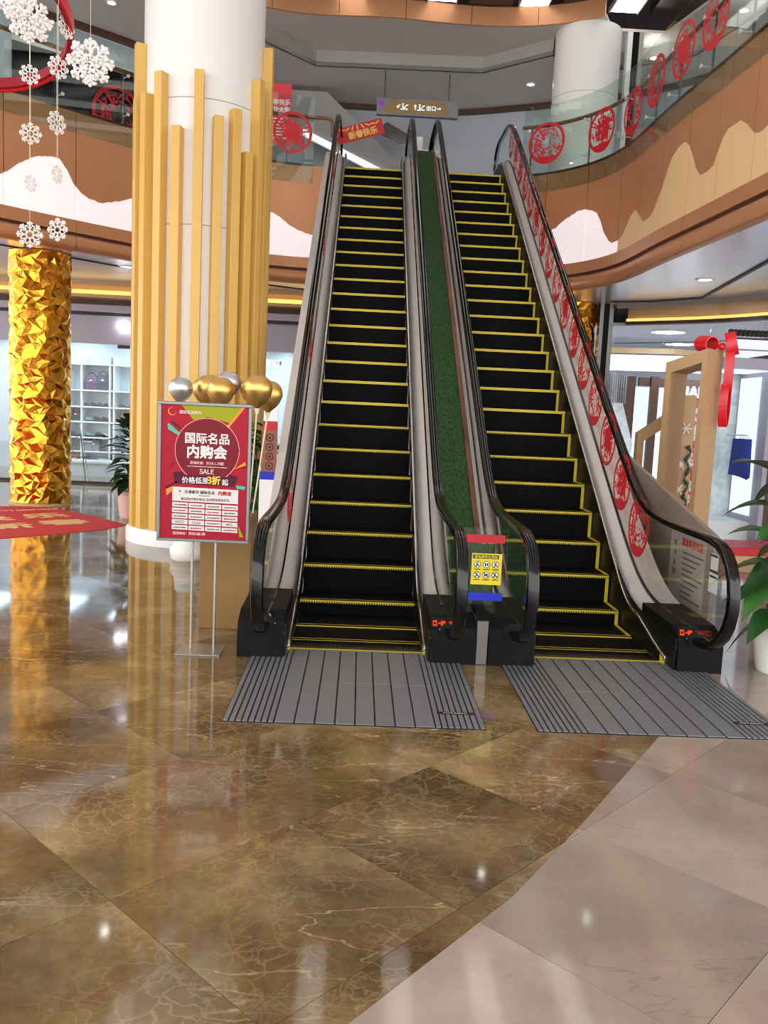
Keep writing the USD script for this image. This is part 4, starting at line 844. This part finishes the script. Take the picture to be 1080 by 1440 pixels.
struct('wall_shop_back', box(-10.5, -.9, 21.4, 21.5, 0, 3.4), 'shop_white'); struct('ceiling_shop', box(-10.5, -.9, 18.1, 21.5, 3.15, 3.2), 'shop_white'); struct('wall_shop_side', box(-10.6, -10.5, 18, 21.5, 0, 3.4), 'shop_white')
for i, x in enumerate((-8.6, -6.9, -5.2, -3.5, -1.8)):
    t = T('shop_light', 'white ceiling light panel inside the left shop, number %s from its left end' % ORD[i], 'light', (x, 19.5, 3.14), group='left shop ceiling lights'); obj(t, 'diffuser', box(x - .35, x + .35, 18.6, 21.0, 3.135, 3.148), SHOPLIGHT); obj(t, 'rim', [box(x - .38, x - .352, 18.57, 21.03, 3.12, 3.149), box(x + .352, x + .38, 18.57, 21.03, 3.12, 3.149)], 'white_satin')
SHZ = [.12, .53, .87, 1.245, 1.605, 2.0, 2.62]
sh = T('display_shelf', 'white wall shelving with bags and shoes in the left shop', 'shelf', (-6.4, 21.0, 0))
obj(sh, 'back_board', box(-8.2, -4.6, 21.2, 21.24, 0, 2.8), M('shelf_back', (206, 222, 228), .4))
for z in SHZ: obj(sh, 'shelf_board', box(-8.2, -4.6, 20.7, 21.2, z - .035, z), 'white_satin')
for x in (-8.2, -7.05, -6.72, -6.05, -5.95, -4.62): obj(sh, 'upright', box(x - .02, x + .02, 20.72, 21.2, 0, 2.8), 'white_satin')
def bag(x, z, w, h, mat, label):
    t = T('handbag', label, 'bag', (x, 20.9, z)); b = trimesh.convex.convex_hull(np.array([(sx * w / 2 * (1 if k == 0 else .82), sy * .1 * (1 if k == 0 else .5), h * k) for sx in (-1, 1) for sy in (-1, 1) for k in (0, 1)] + [(sx * w / 2 * .97, sy * .11, h * .5) for sx in (-1, 1) for sy in (-1, 1)])); b.apply_translation((x, 20.9, z))
    obj(t, 'bag_body', b, mat); obj(t, 'handle', sweep([(x + w * .28 * math.cos(a), 20.86, z + h * .96 + w * .3 * math.sin(a)) for a in np.linspace(0, PI, 10)], .012, 6), 'ink', smooth=True); obj(t, 'clasp', box(x - .03, x + .03, 20.78, 20.8, z + h * .6, z + h * .7), 'steel')
bag(-6.52, 2.0, .28, .34, 'bag_plum', 'plum handbag on the upper shelf of the left shop'); bag(-6.24, 2.0, .32, .37, 'bag_navy', 'dark navy handbag beside the plum one on the upper shelf')
bag(-5.62, 1.245, .34, .27, 'bag_tan', 'tan woven handbag on the middle shelf, right of the shoes'); bag(-6.88, 1.245, .3, .24, 'shoe_black', 'black handbag on the middle shelf near the foil column')
bag(-6.9, .13, .36, .32, 'bag_tan', 'tan magazine bag low on the bottom shelf'); bag(-6.45, .53, .28, .26, 'mag_grey', 'grey handbag on the second shelf from the floor')
def shoe(x, z, mat, label, heel=0):
    t = T('shoe', label, 'shoe', (x, 20.88, z))
    prof = np.array([(-.11, 0), (.12, 0), (.13, .02), (.08, .04), (.02, .055), (-.04, .075), (-.1, .09), (-.115, .05)])
    m = ext(Polygon(prof), .07); v = m.vertices.copy(); m.vertices = np.c_[x + v[:, 0], 20.84 + v[:, 2], z + v[:, 1] + heel * .03]; obj(t, 'upper', m, mat); obj(t, 'sole', box(x - .115, x + .13, 20.835, 20.915, z, z + .012 + heel * .02), 'ink')
pos = ['first from the left', 'second from the left', 'third from the left', 'fourth from the left', 'fifth from the left', 'sixth from the left']
for i, x in enumerate((-6.62, -6.42, -6.25, -6.1, -5.75, -5.5)): shoe(x, 1.605, 'shoe_black' if i % 2 else 'bag_plum', ('black' if i % 2 else 'plum') + ' shoe on the shelf above the tan bag, ' + pos[i])
for i, x in enumerate((-6.55, -6.35, -6.15, -6.02)): shoe(x, 1.245, ['box_teal', 'shoe_black', 'shoe_black', 'bag_tan'][i], ['teal', 'black', 'black', 'tan'][i] + ' shoe on the middle shelf beside the bags, ' + pos[i], 1)
for i, x in enumerate((-6.95, -6.55, -6.3, -6.12)): shoe(x, .87, ['shoe_black', 'box_teal', 'shoe_black', 'shoe_cream'][i], ['black', 'teal', 'black', 'cream'][i] + ' shoe on the shelf at easel height, ' + pos[i], 1)
for i, (x, m) in enumerate(((-6.62, 'mag_grey'), (-6.2, 'box_teal'), (-5.7, 'shoe_cream'))):
    t = T('storage_box', ['grey', 'teal', 'cream'][i] + ' storage box low on the white shelving', 'box', (x, 20.9, .12 if i else .53)); z = .12 if i else .53
    obj(t, 'carton', bbox(x - .14, x + .14, 20.78, 21.0, z, z + .2), m); obj(t, 'lid', bbox(x - .145, x + .145, 20.775, 21.005, z + .2, z + .24), 'white_satin')
es = T('easel', 'thin wire easel standing inside the left shop window', 'easel', (-6.25, 19, 0))
for a in ((-6.42, 18.8), (-5.92, 18.8), (-6.2, 19.4)): obj(es, 'leg', cyl((*a, 0), (-6.2, 19.0, 1.2), .011, n=6), 'steel_dark')
obj(es, 'crossbar', cyl((-6.36, 18.87, .5), (-6.0, 18.87, .5), .01, n=6), 'steel_dark')
dt = T('display_table', 'long low white display bench inside the left shop', 'bench', (-6.0, 19.9, 0)); obj(dt, 'table_top', bbox(-7.8, -4.4, 19.7, 20.3, .30, .36), 'white_satin'); obj(dt, 'plinth', box(-7.6, -4.6, 19.8, 20.2, 0, .30), 'shelf_back')
lgn = T('shop_sign', 'small glowing white shop sign seen between pillar and left escalator', 'sign', (-1.95, 17.95, 2.6)); A = frame((-1.95, 17.99, 2.70), (1, 0, 0), (0, 0, 1)); obj(lgn, 'glow_letters', place(ext(affinity.rotate(textpoly('URHU', .13, 4), 0), .02), A), emis('logo_white', (255, 255, 255), 3.0)); obj(lgn, 'backer', box(-2.2, -1.7, 17.992, 17.999, 2.66, 2.74), 'lavender')
gl = T('wall_lamp', 'round glowing white lamp pair on the lavender shop header', 'lamp', (-4.95, 17.95, 3.33)); obj(gl, 'globe', sphere((-5.0, 17.93, 3.30), .11, 2), SPOT, smooth=True); obj(gl, 'globe', sphere((-4.83, 17.93, 3.27), .085, 2), SPOT, smooth=True); obj(gl, 'mount', box(-5.05, -4.8, 17.96, 18.0, 3.25, 3.33), 'lavender')
for i, (x, y) in enumerate(((-4.18, 15.3), (-6.6, 14.0), (5.35, 13.6), (6.3, 12.8), (5.6, 9.4), (-2.9, 16.6))):
    lab = ['left of the pillar', 'at the far left', 'before the right shop window', 'by the right frame edge', 'near the potted plant side', 'behind the pillar'][i]
    t = T('downlight', 'round downlight in the mezzanine soffit ' + lab, 'light', (x, y, 4.09)); obj(t, 'lamp', lathe([(.001, 0), (.11, 0)], (x, y, 4.088), 20), SPOT); obj(t, 'bezel', lathe([(.11, -.012), (.15, -.012), (.15, 0)], (x, y, 4.1), 20), 'white_satin')
soffit_line = [(-8.6, 10.4), (-4.2, 15.4), (-1.0, 17.1)]
struct('trim_6', ribbon(soffit_line, 4.098, 4.085, .05), 'ink'); struct('trim_7', ribbon([(4.7, 16.5), (5.35, 16.2), (6.03, 15.46), (5.49, 11.8), (5.6, 6)], 4.098, 4.08, .06), 'ink')

# ------------------------------------------------------------------ right shop
RC = Curve([(4.9, 16.72), (5.47, 16.28), (6.08, 15.73), (6.85, 14.6), (7.35, 13.3), (7.7, 11.5), (7.9, 9)])
rs = T('window_2', None, None, kind='structure')
jj = [0, .95, 1.85, 2.9, 4.1, 5.4, 6.8, RC.len]
for a, b in zip(jj[:-1], jj[1:]): obj(rs, 'glass_pane', ribbon(RC.seg(a + .004, b - .004), 4.0, .02, .012), SHOPGLASS)
obj(rs, 'head_frame', ribbon(RC.seg(0, RC.len), 4.1, 4.0, .06), 'taupe'); 
obj(rs, 'transom', ribbon(RC.seg(0, RC.len), 3.34, 3.32, .03), 'steel_dark')
inner = offset_line(RC.seg(0, RC.len), .9)
struct('trim_8', ribbon(offset_line(RC.seg(0, RC.len), .6), 4.09, 3.80, .05), 'tan_panel'); struct('trim_9', ribbon(offset_line(RC.seg(0, RC.len), .53), 3.86, 3.80, .04), COVE); struct('trim_10', ribbon(offset_line(RC.seg(0, RC.len), .5), 3.80, 3.74, .2), 'fascia_dark')
shopc = Polygon([tuple(p) for p in offset_line(RC.seg(0, RC.len), .7)] + [(14, 9), (14, 26), (4.6, 26), (4.6, 17.6)])
struct('ceiling_right_shop', prism(shopc, 3.74, 3.8), M('shop_ceiling', (216, 224, 242), 0.35))
struct('wall_right_shop', [box(4.5, 4.6, 17.6, 26, 0, 4.1), box(4.6, 14, 25.9, 26, 0, 4.1), box(13.9, 14, 8, 26, 0, 4.1)], 'shop_white')
struct('trim_11', ribbon([(4.7, 20.2), (5.6, 19.0), (6.9, 18.6), (8.2, 18.9), (9.5, 20)], 3.3, 2.95, .1), emis('curved_white', (240, 246, 255), 1.8)); struct('trim_12', ribbon([(4.7, 20.7), (5.7, 19.6), (7.0, 19.2), (8.4, 19.6)], 3.5, 3.38, .1), 'tan_panel')
for i, (x, y) in enumerate(((6.4, 18.0), (8.2, 16.0), (7.6, 20.5), (10, 14), (9.6, 18), (11.5, 20))):
    t = T('shop_downlight', 'white round lamp in the right shop ceiling, ' + ['just inside the curved glass', 'above the red window poster', 'deep behind the slatted panel', 'far right front', 'far right middle', 'far right rear'][i], 'light', (x, y, 3.73), group='right shop ceiling lamps'); obj(t, 'lamp', lathe([(.001, 0), (.34, 0)], (x, y, 3.728), 24), emis('shop_disc', (226, 238, 255), SHOP_L * 16)); obj(t, 'rim', lathe([(.34, -.02), (.38, -.02), (.38, .0)], (x, y, 3.74), 24), 'white_satin')
sp = T('slatted_panel', 'panel of thin grey vertical slats deep in the right shop', 'panel', (5.95, 20, 2.2)); obj(sp, 'back', box(5.6, 6.24, 20.05, 20.08, 2.25, 2.92), 'white_satin')
for k_ in range(12): obj(sp, 'slat', box(5.62 + k_ * .052, 5.645 + k_ * .052, 20.0, 20.05, 2.25, 2.92), 'grey_metal')
wd = T('wood_panel_wall', 'dark wood wall with glowing white doorway deep in the right shop', 'wall panel', (6.9, 20.6, 0))
obj(wd, 'wood_panel', box(6.24, 6.60, 20.5, 20.6, 0, 2.92), 'dark_wood'); obj(wd, 'door_post', box(7.08, 7.28, 20.8, 20.9, 0, 2.95), 'dark_wood'); obj(wd, 'lintel', box(6.8, 8.3, 20.85, 20.95, 2.72, 2.92), 'dark_wood')
obj(wd, 'lit_doorway', [box(6.7, 7.12, 21.0, 21.02, .1, 2.7), box(7.3, 8.1, 21.0, 21.02, .1, 2.7)], emis('door_white', (244, 248, 255), 1.5))
wg = T('leaning_board', 'slanted marble-topped board behind the right escalator handrail', 'board', (6.2, 19.9, 0)); obj(wg, 'board', place(ext(Polygon([(5.9, .6), (6.35, .6), (6.42, 1.3), (6.12, 2.25), (5.9, 2.25)]), .05), frame((0, 19.9, 0), (1, 0, 0), (0, 0, 1))), 'marble_wall')
rp = T('red_window_poster', 'tall red patterned poster under white lettering seen through the wooden frame', 'poster', (6.75, 16.9, 0))
A = frame((6.45, 16.8, .1), (1, -.1, 0), (0, 0, 1)); obj(rp, 'sheet', place(ext(sbox(0, 0, .72, 2.2), .03), A, -.03), 'poster_coral')
g = np.random.default_rng(12); obj(rp, 'white_pattern', place(ext(unary_union([affinity.translate(affinity.rotate(affinity.scale(Point(0, 0).buffer(.06, 3), 2.2, .6), g.uniform(0, 180)), g.uniform(.1, .62), g.uniform(.1, 2.1)) for _ in range(42)]), .003), A, .001), 'white_print')
obj(rp, 'white_letters', place(ext(affinity.translate(textpoly('MARO', .24, 3), .2, 2.36), .03), A), emis('letters_white', (255, 244, 255), 1.6)); obj(rp, 'letter_rail', place(ext(sbox(-.2, 2.2, .8, 2.23), .02), A), 'ink')
dp = T('lit_display_case', 'brightly lit display niche with blue clothes at the right', 'display case', (6.0, 13.2, 0))
obj(dp, 'side_panel', ribbon([(5.45, 13.0), (5.86, 14.12)], 2.70, 0, .02), 'marble_wall'); obj(dp, 'frame_side', box(6.28, 6.36, 13.0, 14.2, 0, 2.86), 'lavender'); obj(dp, 'outer_post', box(6.36, 6.48, 12.98, 14.2, 0, 2.95), 'dark_wood'); obj(dp, 'frame_top', box(5.52, 6.28, 13.0, 14.2, 2.70, 2.86), 'lavender')
obj(dp, 'marble_back', box(5.84, 6.28, 14.1, 14.2, .02, 2.70), 'marble_wall'); obj(dp, 'floor_slab', box(5.60, 6.28, 13.3, 14.1, 0, .3), 'shop_white'); obj(dp, 'niche_lamp', [box(5.66, 6.26, 13.1, 13.9, 2.67, 2.69), box(6.255, 6.275, 13.3, 14.0, .4, 2.6)], emis('niche_white', (226, 244, 255), 1.6))
cl_ = T('hanging_clothes', 'deep blue garments hanging in the lit display niche', 'clothes', (6.1, 13.55, 1.0))
for k_ in range(4):
    x = 6.10 + k_ * .045; obj(cl_, 'garment', trimesh.convex.convex_hull(np.array([(x - .02, 13.4, 1.62), (x + .03, 13.4, 1.62), (x - .02, 13.7, 1.62), (x + .03, 13.7, 1.62), (x - .03, 13.35, 1.03 - .02 * k_), (x + .04, 13.35, 1.03), (x - .03, 13.75, 1.03), (x + .04, 13.75, 1.03)])), 'cloth_blue')
obj(cl_, 'rail', cyl((5.9, 13.55, 1.68), (6.28, 13.55, 1.68), .012, n=8), 'steel')
obj(cl_, 'hanger', [cyl((6.10 + k_ * .045, 13.45, 1.62), (6.10 + k_ * .045, 13.55, 1.69), .006, n=6) for k_ in range(4)], 'steel')
sgn = T('lit_sign_box', 'white lit sign box over the display niche behind the red bow', 'sign', (6.35, 14.2, 2.95)); obj(sgn, 'lit_face', box(6.1, 6.72, 14.0, 14.02, 2.93, 3.24), emis('box_white', (232, 236, 255), 1.5)); obj(sgn, 'casing', [box(6.08, 6.74, 14.02, 14.15, 2.90, 3.27)], 'dark_wood'); obj(sgn, 'divider', box(6.1, 6.72, 13.99, 14.0, 3.06, 3.085), 'lavender')
for k_ in range(10): obj(sgn, 'top_louver', box(6.02 + k_ * .075, 6.045 + k_ * .075, 14.0, 14.12, 3.30, 3.40), 'ink')
rb = T('red_plinth', 'low red plinth with tan base on the floor right of the right escalator', 'plinth', (5.2, 11.0, 0)); obj(rb, 'red_top', bbox(4.85, 5.8, 10.9, 11.7, .12, .22), 'red_print'); obj(rb, 'tan_base', box(4.9, 5.75, 10.95, 11.65, 0, .12), 'tan_panel')
sd = T('dark_door_frame', 'dark wooden shop entrance posts at the right edge', 'door frame', (6.6, 13.0, 0))
for x in (6.5, 6.72, 6.86): obj(sd, 'post', box(x, x + .05, 12.9, 13.1, 0, 3.3), 'dark_wood' if x < 6.6 else 'grey_metal')

# wooden gift frames with the red bow
GF = T('gift_frame', 'tall pale wooden gift-box frame with a red bow on top', 'frame', (3.95, 10.2, 0))
Lq, Cq, Eq = np.array([3.70, 10.39]), np.array([4.04, 10.0]), np.array([4.31, 10.08]); Bq = Lq + Eq - Cq
def quadprism(poly2, A, depthvec):
    pass
def face_frame(O, U, w, hL, hR, bw, depth, parent):
    A = frame((O[0], O[1], 0), (U[0], U[1], 0), (0, 0, 1)); bw2 = bw
    obj(parent, 'post', place(ext(Polygon([(0, 0), (bw, 0), (bw, hL + (hR - hL) * bw / w), (0, hL)]), depth), A, -depth), 'plywood')
    obj(parent, 'post', place(ext(Polygon([(w - bw * .8, 0), (w, 0), (w, hR), (w - bw * .8, hR - (hR - hL) * bw * .8 / w)]), depth), A, -depth), 'plywood')
    s = (hR - hL) / w; t = bw * 1.9
    obj(parent, 'top_rail', place(ext(Polygon([(bw, hL + s * bw - t), (w - bw * .8, hR - s * bw * .8 - t), (w - bw * .8, hR - s * bw * .8), (bw, hL + s * bw)]), depth), A, -depth), 'plywood')
    obj(parent, 'bottom_rail', place(ext(Polygon([(bw, 0), (w - bw * .8, 0), (w - bw * .8, .14), (bw, .14)]), depth), A, -depth), 'plywood')
U = (Cq - Lq); wU = np.linalg.norm(U); face_frame(Lq, U / wU, wU, 2.54, 2.70, .075, .40, GF)
GF2 = T('gift_frame', 'lower wooden frame with sloping top behind the tall one', 'frame', (3.95, 11.2, 0)); face_frame((3.72, 11.3), (.98, -.2), .62, 1.66, 2.12, .085, .3, GF2)
GF3 = T('display_board', 'narrow pale wooden panel with snowflakes standing inside the tall frame', 'panel', (4.1, 10.9, 0)); obj(GF3, 'panel', bbox(4.17, 4.36, 11.0, 11.04, 0, 2.18), 'tan_panel')
for x, z in ((4.22, 1.28), (4.31, 1.34), (4.25, 1.75), (4.22, .95)):
    obj(GF3, 'snowflake_cutout', place(ext(unary_union([LineString([(.0, 0), (.075 * math.cos(a), .075 * math.sin(a))]).buffer(.009) for a in np.arange(6) * PI / 3]), .004), frame((x, 10.99, z), (1, 0, 0), (0, 0, 1))), 'snow_plastic')
obj(GF3, 'garland', sweep([(4.30 + .03 * math.sin(k_ * 1.7), 10.97, .5 + k_ * .06) for k_ in range(18)], [.02 + .01 * math.sin(k_ * 2.3) for k_ in range(18)], 7), 'leaf_mid', smooth=True)
BW = T('red_bow', 'shiny red ribbon bow on the top corner of the tall wooden frame', 'bow', (4.15, 10.1, 2.7))
def loop_band(center, axis, r, sq, wdt, a0=0, a1=2 * PI, th=.014):
    an = np.linspace(a0, a1, 26); ax = np.array(axis, float); ax /= np.linalg.norm(ax); u = np.cross(ax, (0, 0, 1.)); u /= np.linalg.norm(u); v = np.cross(ax, u)
    c = np.array(center) + np.outer(r * np.cos(an), u) * 1.0 + np.outer(r * sq * np.sin(an), v)
    t = np.gradient(c, axis=0); t /= np.linalg.norm(t, axis=1, keepdims=True); nn = np.cross(t, ax)
    ring = np.stack([c - ax * wdt / 2 - nn * th / 2, c + ax * wdt / 2 - nn * th / 2, c + ax * wdt / 2 + nn * th / 2, c - ax * wdt / 2 + nn * th / 2], 1); n = len(c)
    i, j = np.meshgrid(np.arange(n - 1), np.arange(4), indexing='ij'); q = np.stack([i * 4 + j, i * 4 + (j + 1) % 4, (i + 1) * 4 + (j + 1) % 4, (i + 1) * 4 + j], -1).reshape(-1, 4)
    return trimesh.Trimesh(ring.reshape(-1, 3), np.vstack([q[:, [0, 1, 2]], q[:, [0, 2, 3]], [[0, 2, 1], [0, 3, 2]], np.array([[0, 1, 2], [0, 2, 3]]) + (n - 1) * 4]), process=False)
RS = M('red_satin', (222, 18, 34), .28, 0, .6)
obj(BW, 'left_loop', loop_band((4.10, 10.2, 2.77), (.35, -1, -.1), .095, .92, .20), RS, smooth=50)
obj(BW, 'right_loop', loop_band((4.38, 10.14, 2.78), (.9, -.45, .25), .06, 2.2, .12), RS, smooth=50)
obj(BW, 'knot', sphere((4.20, 10.1, 2.70), .07, 2, (1, 1, 1)), RS, smooth=True) if False else obj(BW, 'knot', trimesh.convex.convex_hull(sphere((4.27, 10.15, 2.74), .045, 2).vertices), RS, smooth=True)
obj(BW, 'tail', loop_band((4.37, 10.13, 2.46), (.9, -.45, 0), .05, 5.2, .10), RS, smooth=50)
obj(BW, 'tail', loop_band((4.35, 10.12, 2.05), (.75, -.65, 0), .06, 4.2, .10), RS, smooth=50)

# ------------------------------------------------------------------ carpet, plants
ca = T('red_carpet', 'red carpet mat with gold characters on the marble floor at the left', 'carpet', (-4.8, 12.5, 0))
cp = Polygon([(-8.5, 13.2), (-5.9, 13.66), (-5.1, 13.8), (-4.6, 13.5), (-3.9, 12.85), (-3.3, 12.2), (-3.45, 11.7), (-3.8, 11.25), (-4.438, 10.55), (-6.2, 9.4), (-8.5, 9.2)])
obj(ca, 'mat', prism(cp.buffer(-.1).buffer(.1), 0.0005, .006), 'carpet_red')
chs = [('新', -4.75, 11.6, .5), ('春', -4.2, 12.2, .5), ('快', -5.3, 12.2, .5), ('乐', -4.7, 12.8, .5), ('福', -5.5, 11.2, .5)]
obj(ca, 'gold_characters', [place(ext(affinity.rotate(affinity.scale(textpoly(c, s, 3), 1.2, .9), 40, origin=(0, 0)), .002), frame((x, y, .006), (1, 0, 0), (0, 1, 0))) for c, x, y, s in chs], M('gold_matt', (232, 192, 120), .6))
obj(ca, 'white_writing', place(ext(affinity.rotate(textpoly('2018 HAPPY NEW YEAR', .12, 2), 38, origin=(0, 0)), .002), frame((-5.35, 13.2, .006), (1, 0, 0), (0, 1, 0))), M('carpet_pale', (240, 200, 190), .7))

def leaf(base, d, L, W, droop, fold=.25, heart=False, n=7):
    """a thin two-sided leaf with a midrib fold, from base along direction d"""
    d = np.array(d, float); d /= np.linalg.norm(d); side = np.cross(d, (0, 0, 1.)); 
    if np.linalg.norm(side) < 1e-3: side = np.array([1., 0, 0])
    side /= np.linalg.norm(side); upn = np.cross(side, d); t = np.linspace(0, 1, n)
    wid = W * (np.sin(PI * np.clip(t, 0.001, 1) ** (.55 if heart else .8)) ** (.8 if heart else 1)) ; wid[-1] = .001; wid[0] = W * (.35 if heart else .06)
    c = np.array(base) + np.outer(t * L, d) + np.outer(-droop * L * t ** 2, (0, 0, 1.))
    rows = [c - side * wid[:, None] / 2 + upn * (fold * wid)[:, None] / 2, c, c + side * wid[:, None] / 2 + upn * (fold * wid)[:, None] / 2]
    v = np.stack(rows, 1).reshape(-1, 3); i, j = np.meshgrid(np.arange(n - 1), np.arange(2), indexing='ij')
    q = np.stack([i * 3 + j, i * 3 + j + 1, (i + 1) * 3 + j + 1, (i + 1) * 3 + j], -1).reshape(-1, 4); f = np.vstack([q[:, [0, 1, 2]], q[:, [0, 2, 3]]])
    vb = v - np.array([0, 0, .0015]); return trimesh.Trimesh(np.vstack([v, vb]), np.vstack([f, f[:, ::-1] + len(v)]), process=False)
def leafmat(name, c1, c2):
    MATS[name] = usdkit.material(stage, '/World/Looks/' + name, {'oi': ('object_info', {}), 'mx': ('mix', {'color1': srgb(*c1), 'color2': srgb(*c2)}), 'p': ('principled_bsdf', {'roughness': .3}), 't': ('translucent_bsdf', {'color': srgb(*c2)}), 'm': ('mix_closure', {'fac': .15})},
        [('oi.random', 'mx.fac'), ('mx.color', 'p.base_color'), ('p.BSDF', 'm.closure1'), ('t.BSDF', 'm.closure2')], surface='m.closure'); return MATS[name]
leafmat('leaf_fiddle', (20, 46, 22), (44, 78, 38)); leafmat('leaf_pothos', (30, 76, 34), (74, 128, 60))
def potted(name, label, x, y, r, hp, zl, zh, spread, n, L, W, mat, pot, seed, heart=False, stems=3):
    g = np.random.default_rng(seed); t = T(name, label, 'plant', (x, y, 0))
    obj(t, 'pot', lathe([(.001, 0), (r * .72, 0), (r * .76, .03), (r, hp), (r * .93, hp), (r * .9, hp - .04), (.001, hp - .04)], (x, y, 0), 28), pot, smooth=40); obj(t, 'soil', lathe([(.001, hp - .038), (r * .9, hp - .038)], (x, y, 0), 20), 'soil')
    st = []
    for k_ in range(stems):
        a = g.uniform(0, 2 * PI); e = (x + .3 * spread * math.cos(a), y + .3 * spread * math.sin(a), zh - .05); st.append((np.array([x + .03 * math.cos(a), y + .03 * math.sin(a), hp - .04]), np.array(e)))
        obj(t, 'stem', sweep([st[-1][0], st[-1][0] * .5 + st[-1][1] * .5 + np.array([.02, .01, 0]), st[-1][1]], [.013, .011, .006], 7), 'stem', smooth=True)
    for k_ in range(n):
        s, e = st[k_ % stems]; u = g.uniform(0, 1); z = zl + (zh - zl) * (k_ + .5) / n; f = np.clip((z - hp) / (zh - hp), 0, 1); p = s + (e - s) * f; a = k_ * 2.4 + g.uniform(-.4, .4)
        el = -.15 + 1.0 * f ** 2 + g.uniform(-.15, .15) if not heart else -.35 + .9 * f + g.uniform(-.2, .2)
        d = (math.cos(a) * math.cos(el), math.sin(a) * math.cos(el), math.sin(el)); off = spread * g.uniform(.12, .4); sc = g.uniform(.8, 1.15)
        b0 = p + np.array(d) * off
        obj(t, 'leaf', leaf(b0, d, L * sc, W * sc, g.uniform(.15, .5) if not heart else g.uniform(.3, .8), heart=heart), mat, smooth=True)
        if heart: obj(t, 'petiole', sweep([p, (p + b0) / 2 + np.array([0, 0, .02]), b0], .004, 5), 'leaf_mid')
potted('potted_fig', 'dark-leaved fig in a pale pink pot left of the pillar', -3.50, 13.0, .17, .41, .5, 1.45, .30, 92, .30, .15, 'leaf_fiddle', 'pot_pink', 3)
potted('potted_plant', 'broad-leaved green plant behind the balloon sticks, left of the escalator', -1.18, 9.9, .16, .5, .55, 1.55, .30, 50, .30, .21, 'leaf_pothos', 'pot_white', 8, True)
potted('potted_vine', 'large-leaved green vine in a white pot at the right edge', 3.20, 6.05, .23, .40, .42, 1.5, .34, 40, .36, .27, 'leaf_pothos', 'pot_white', 15, True, 4)
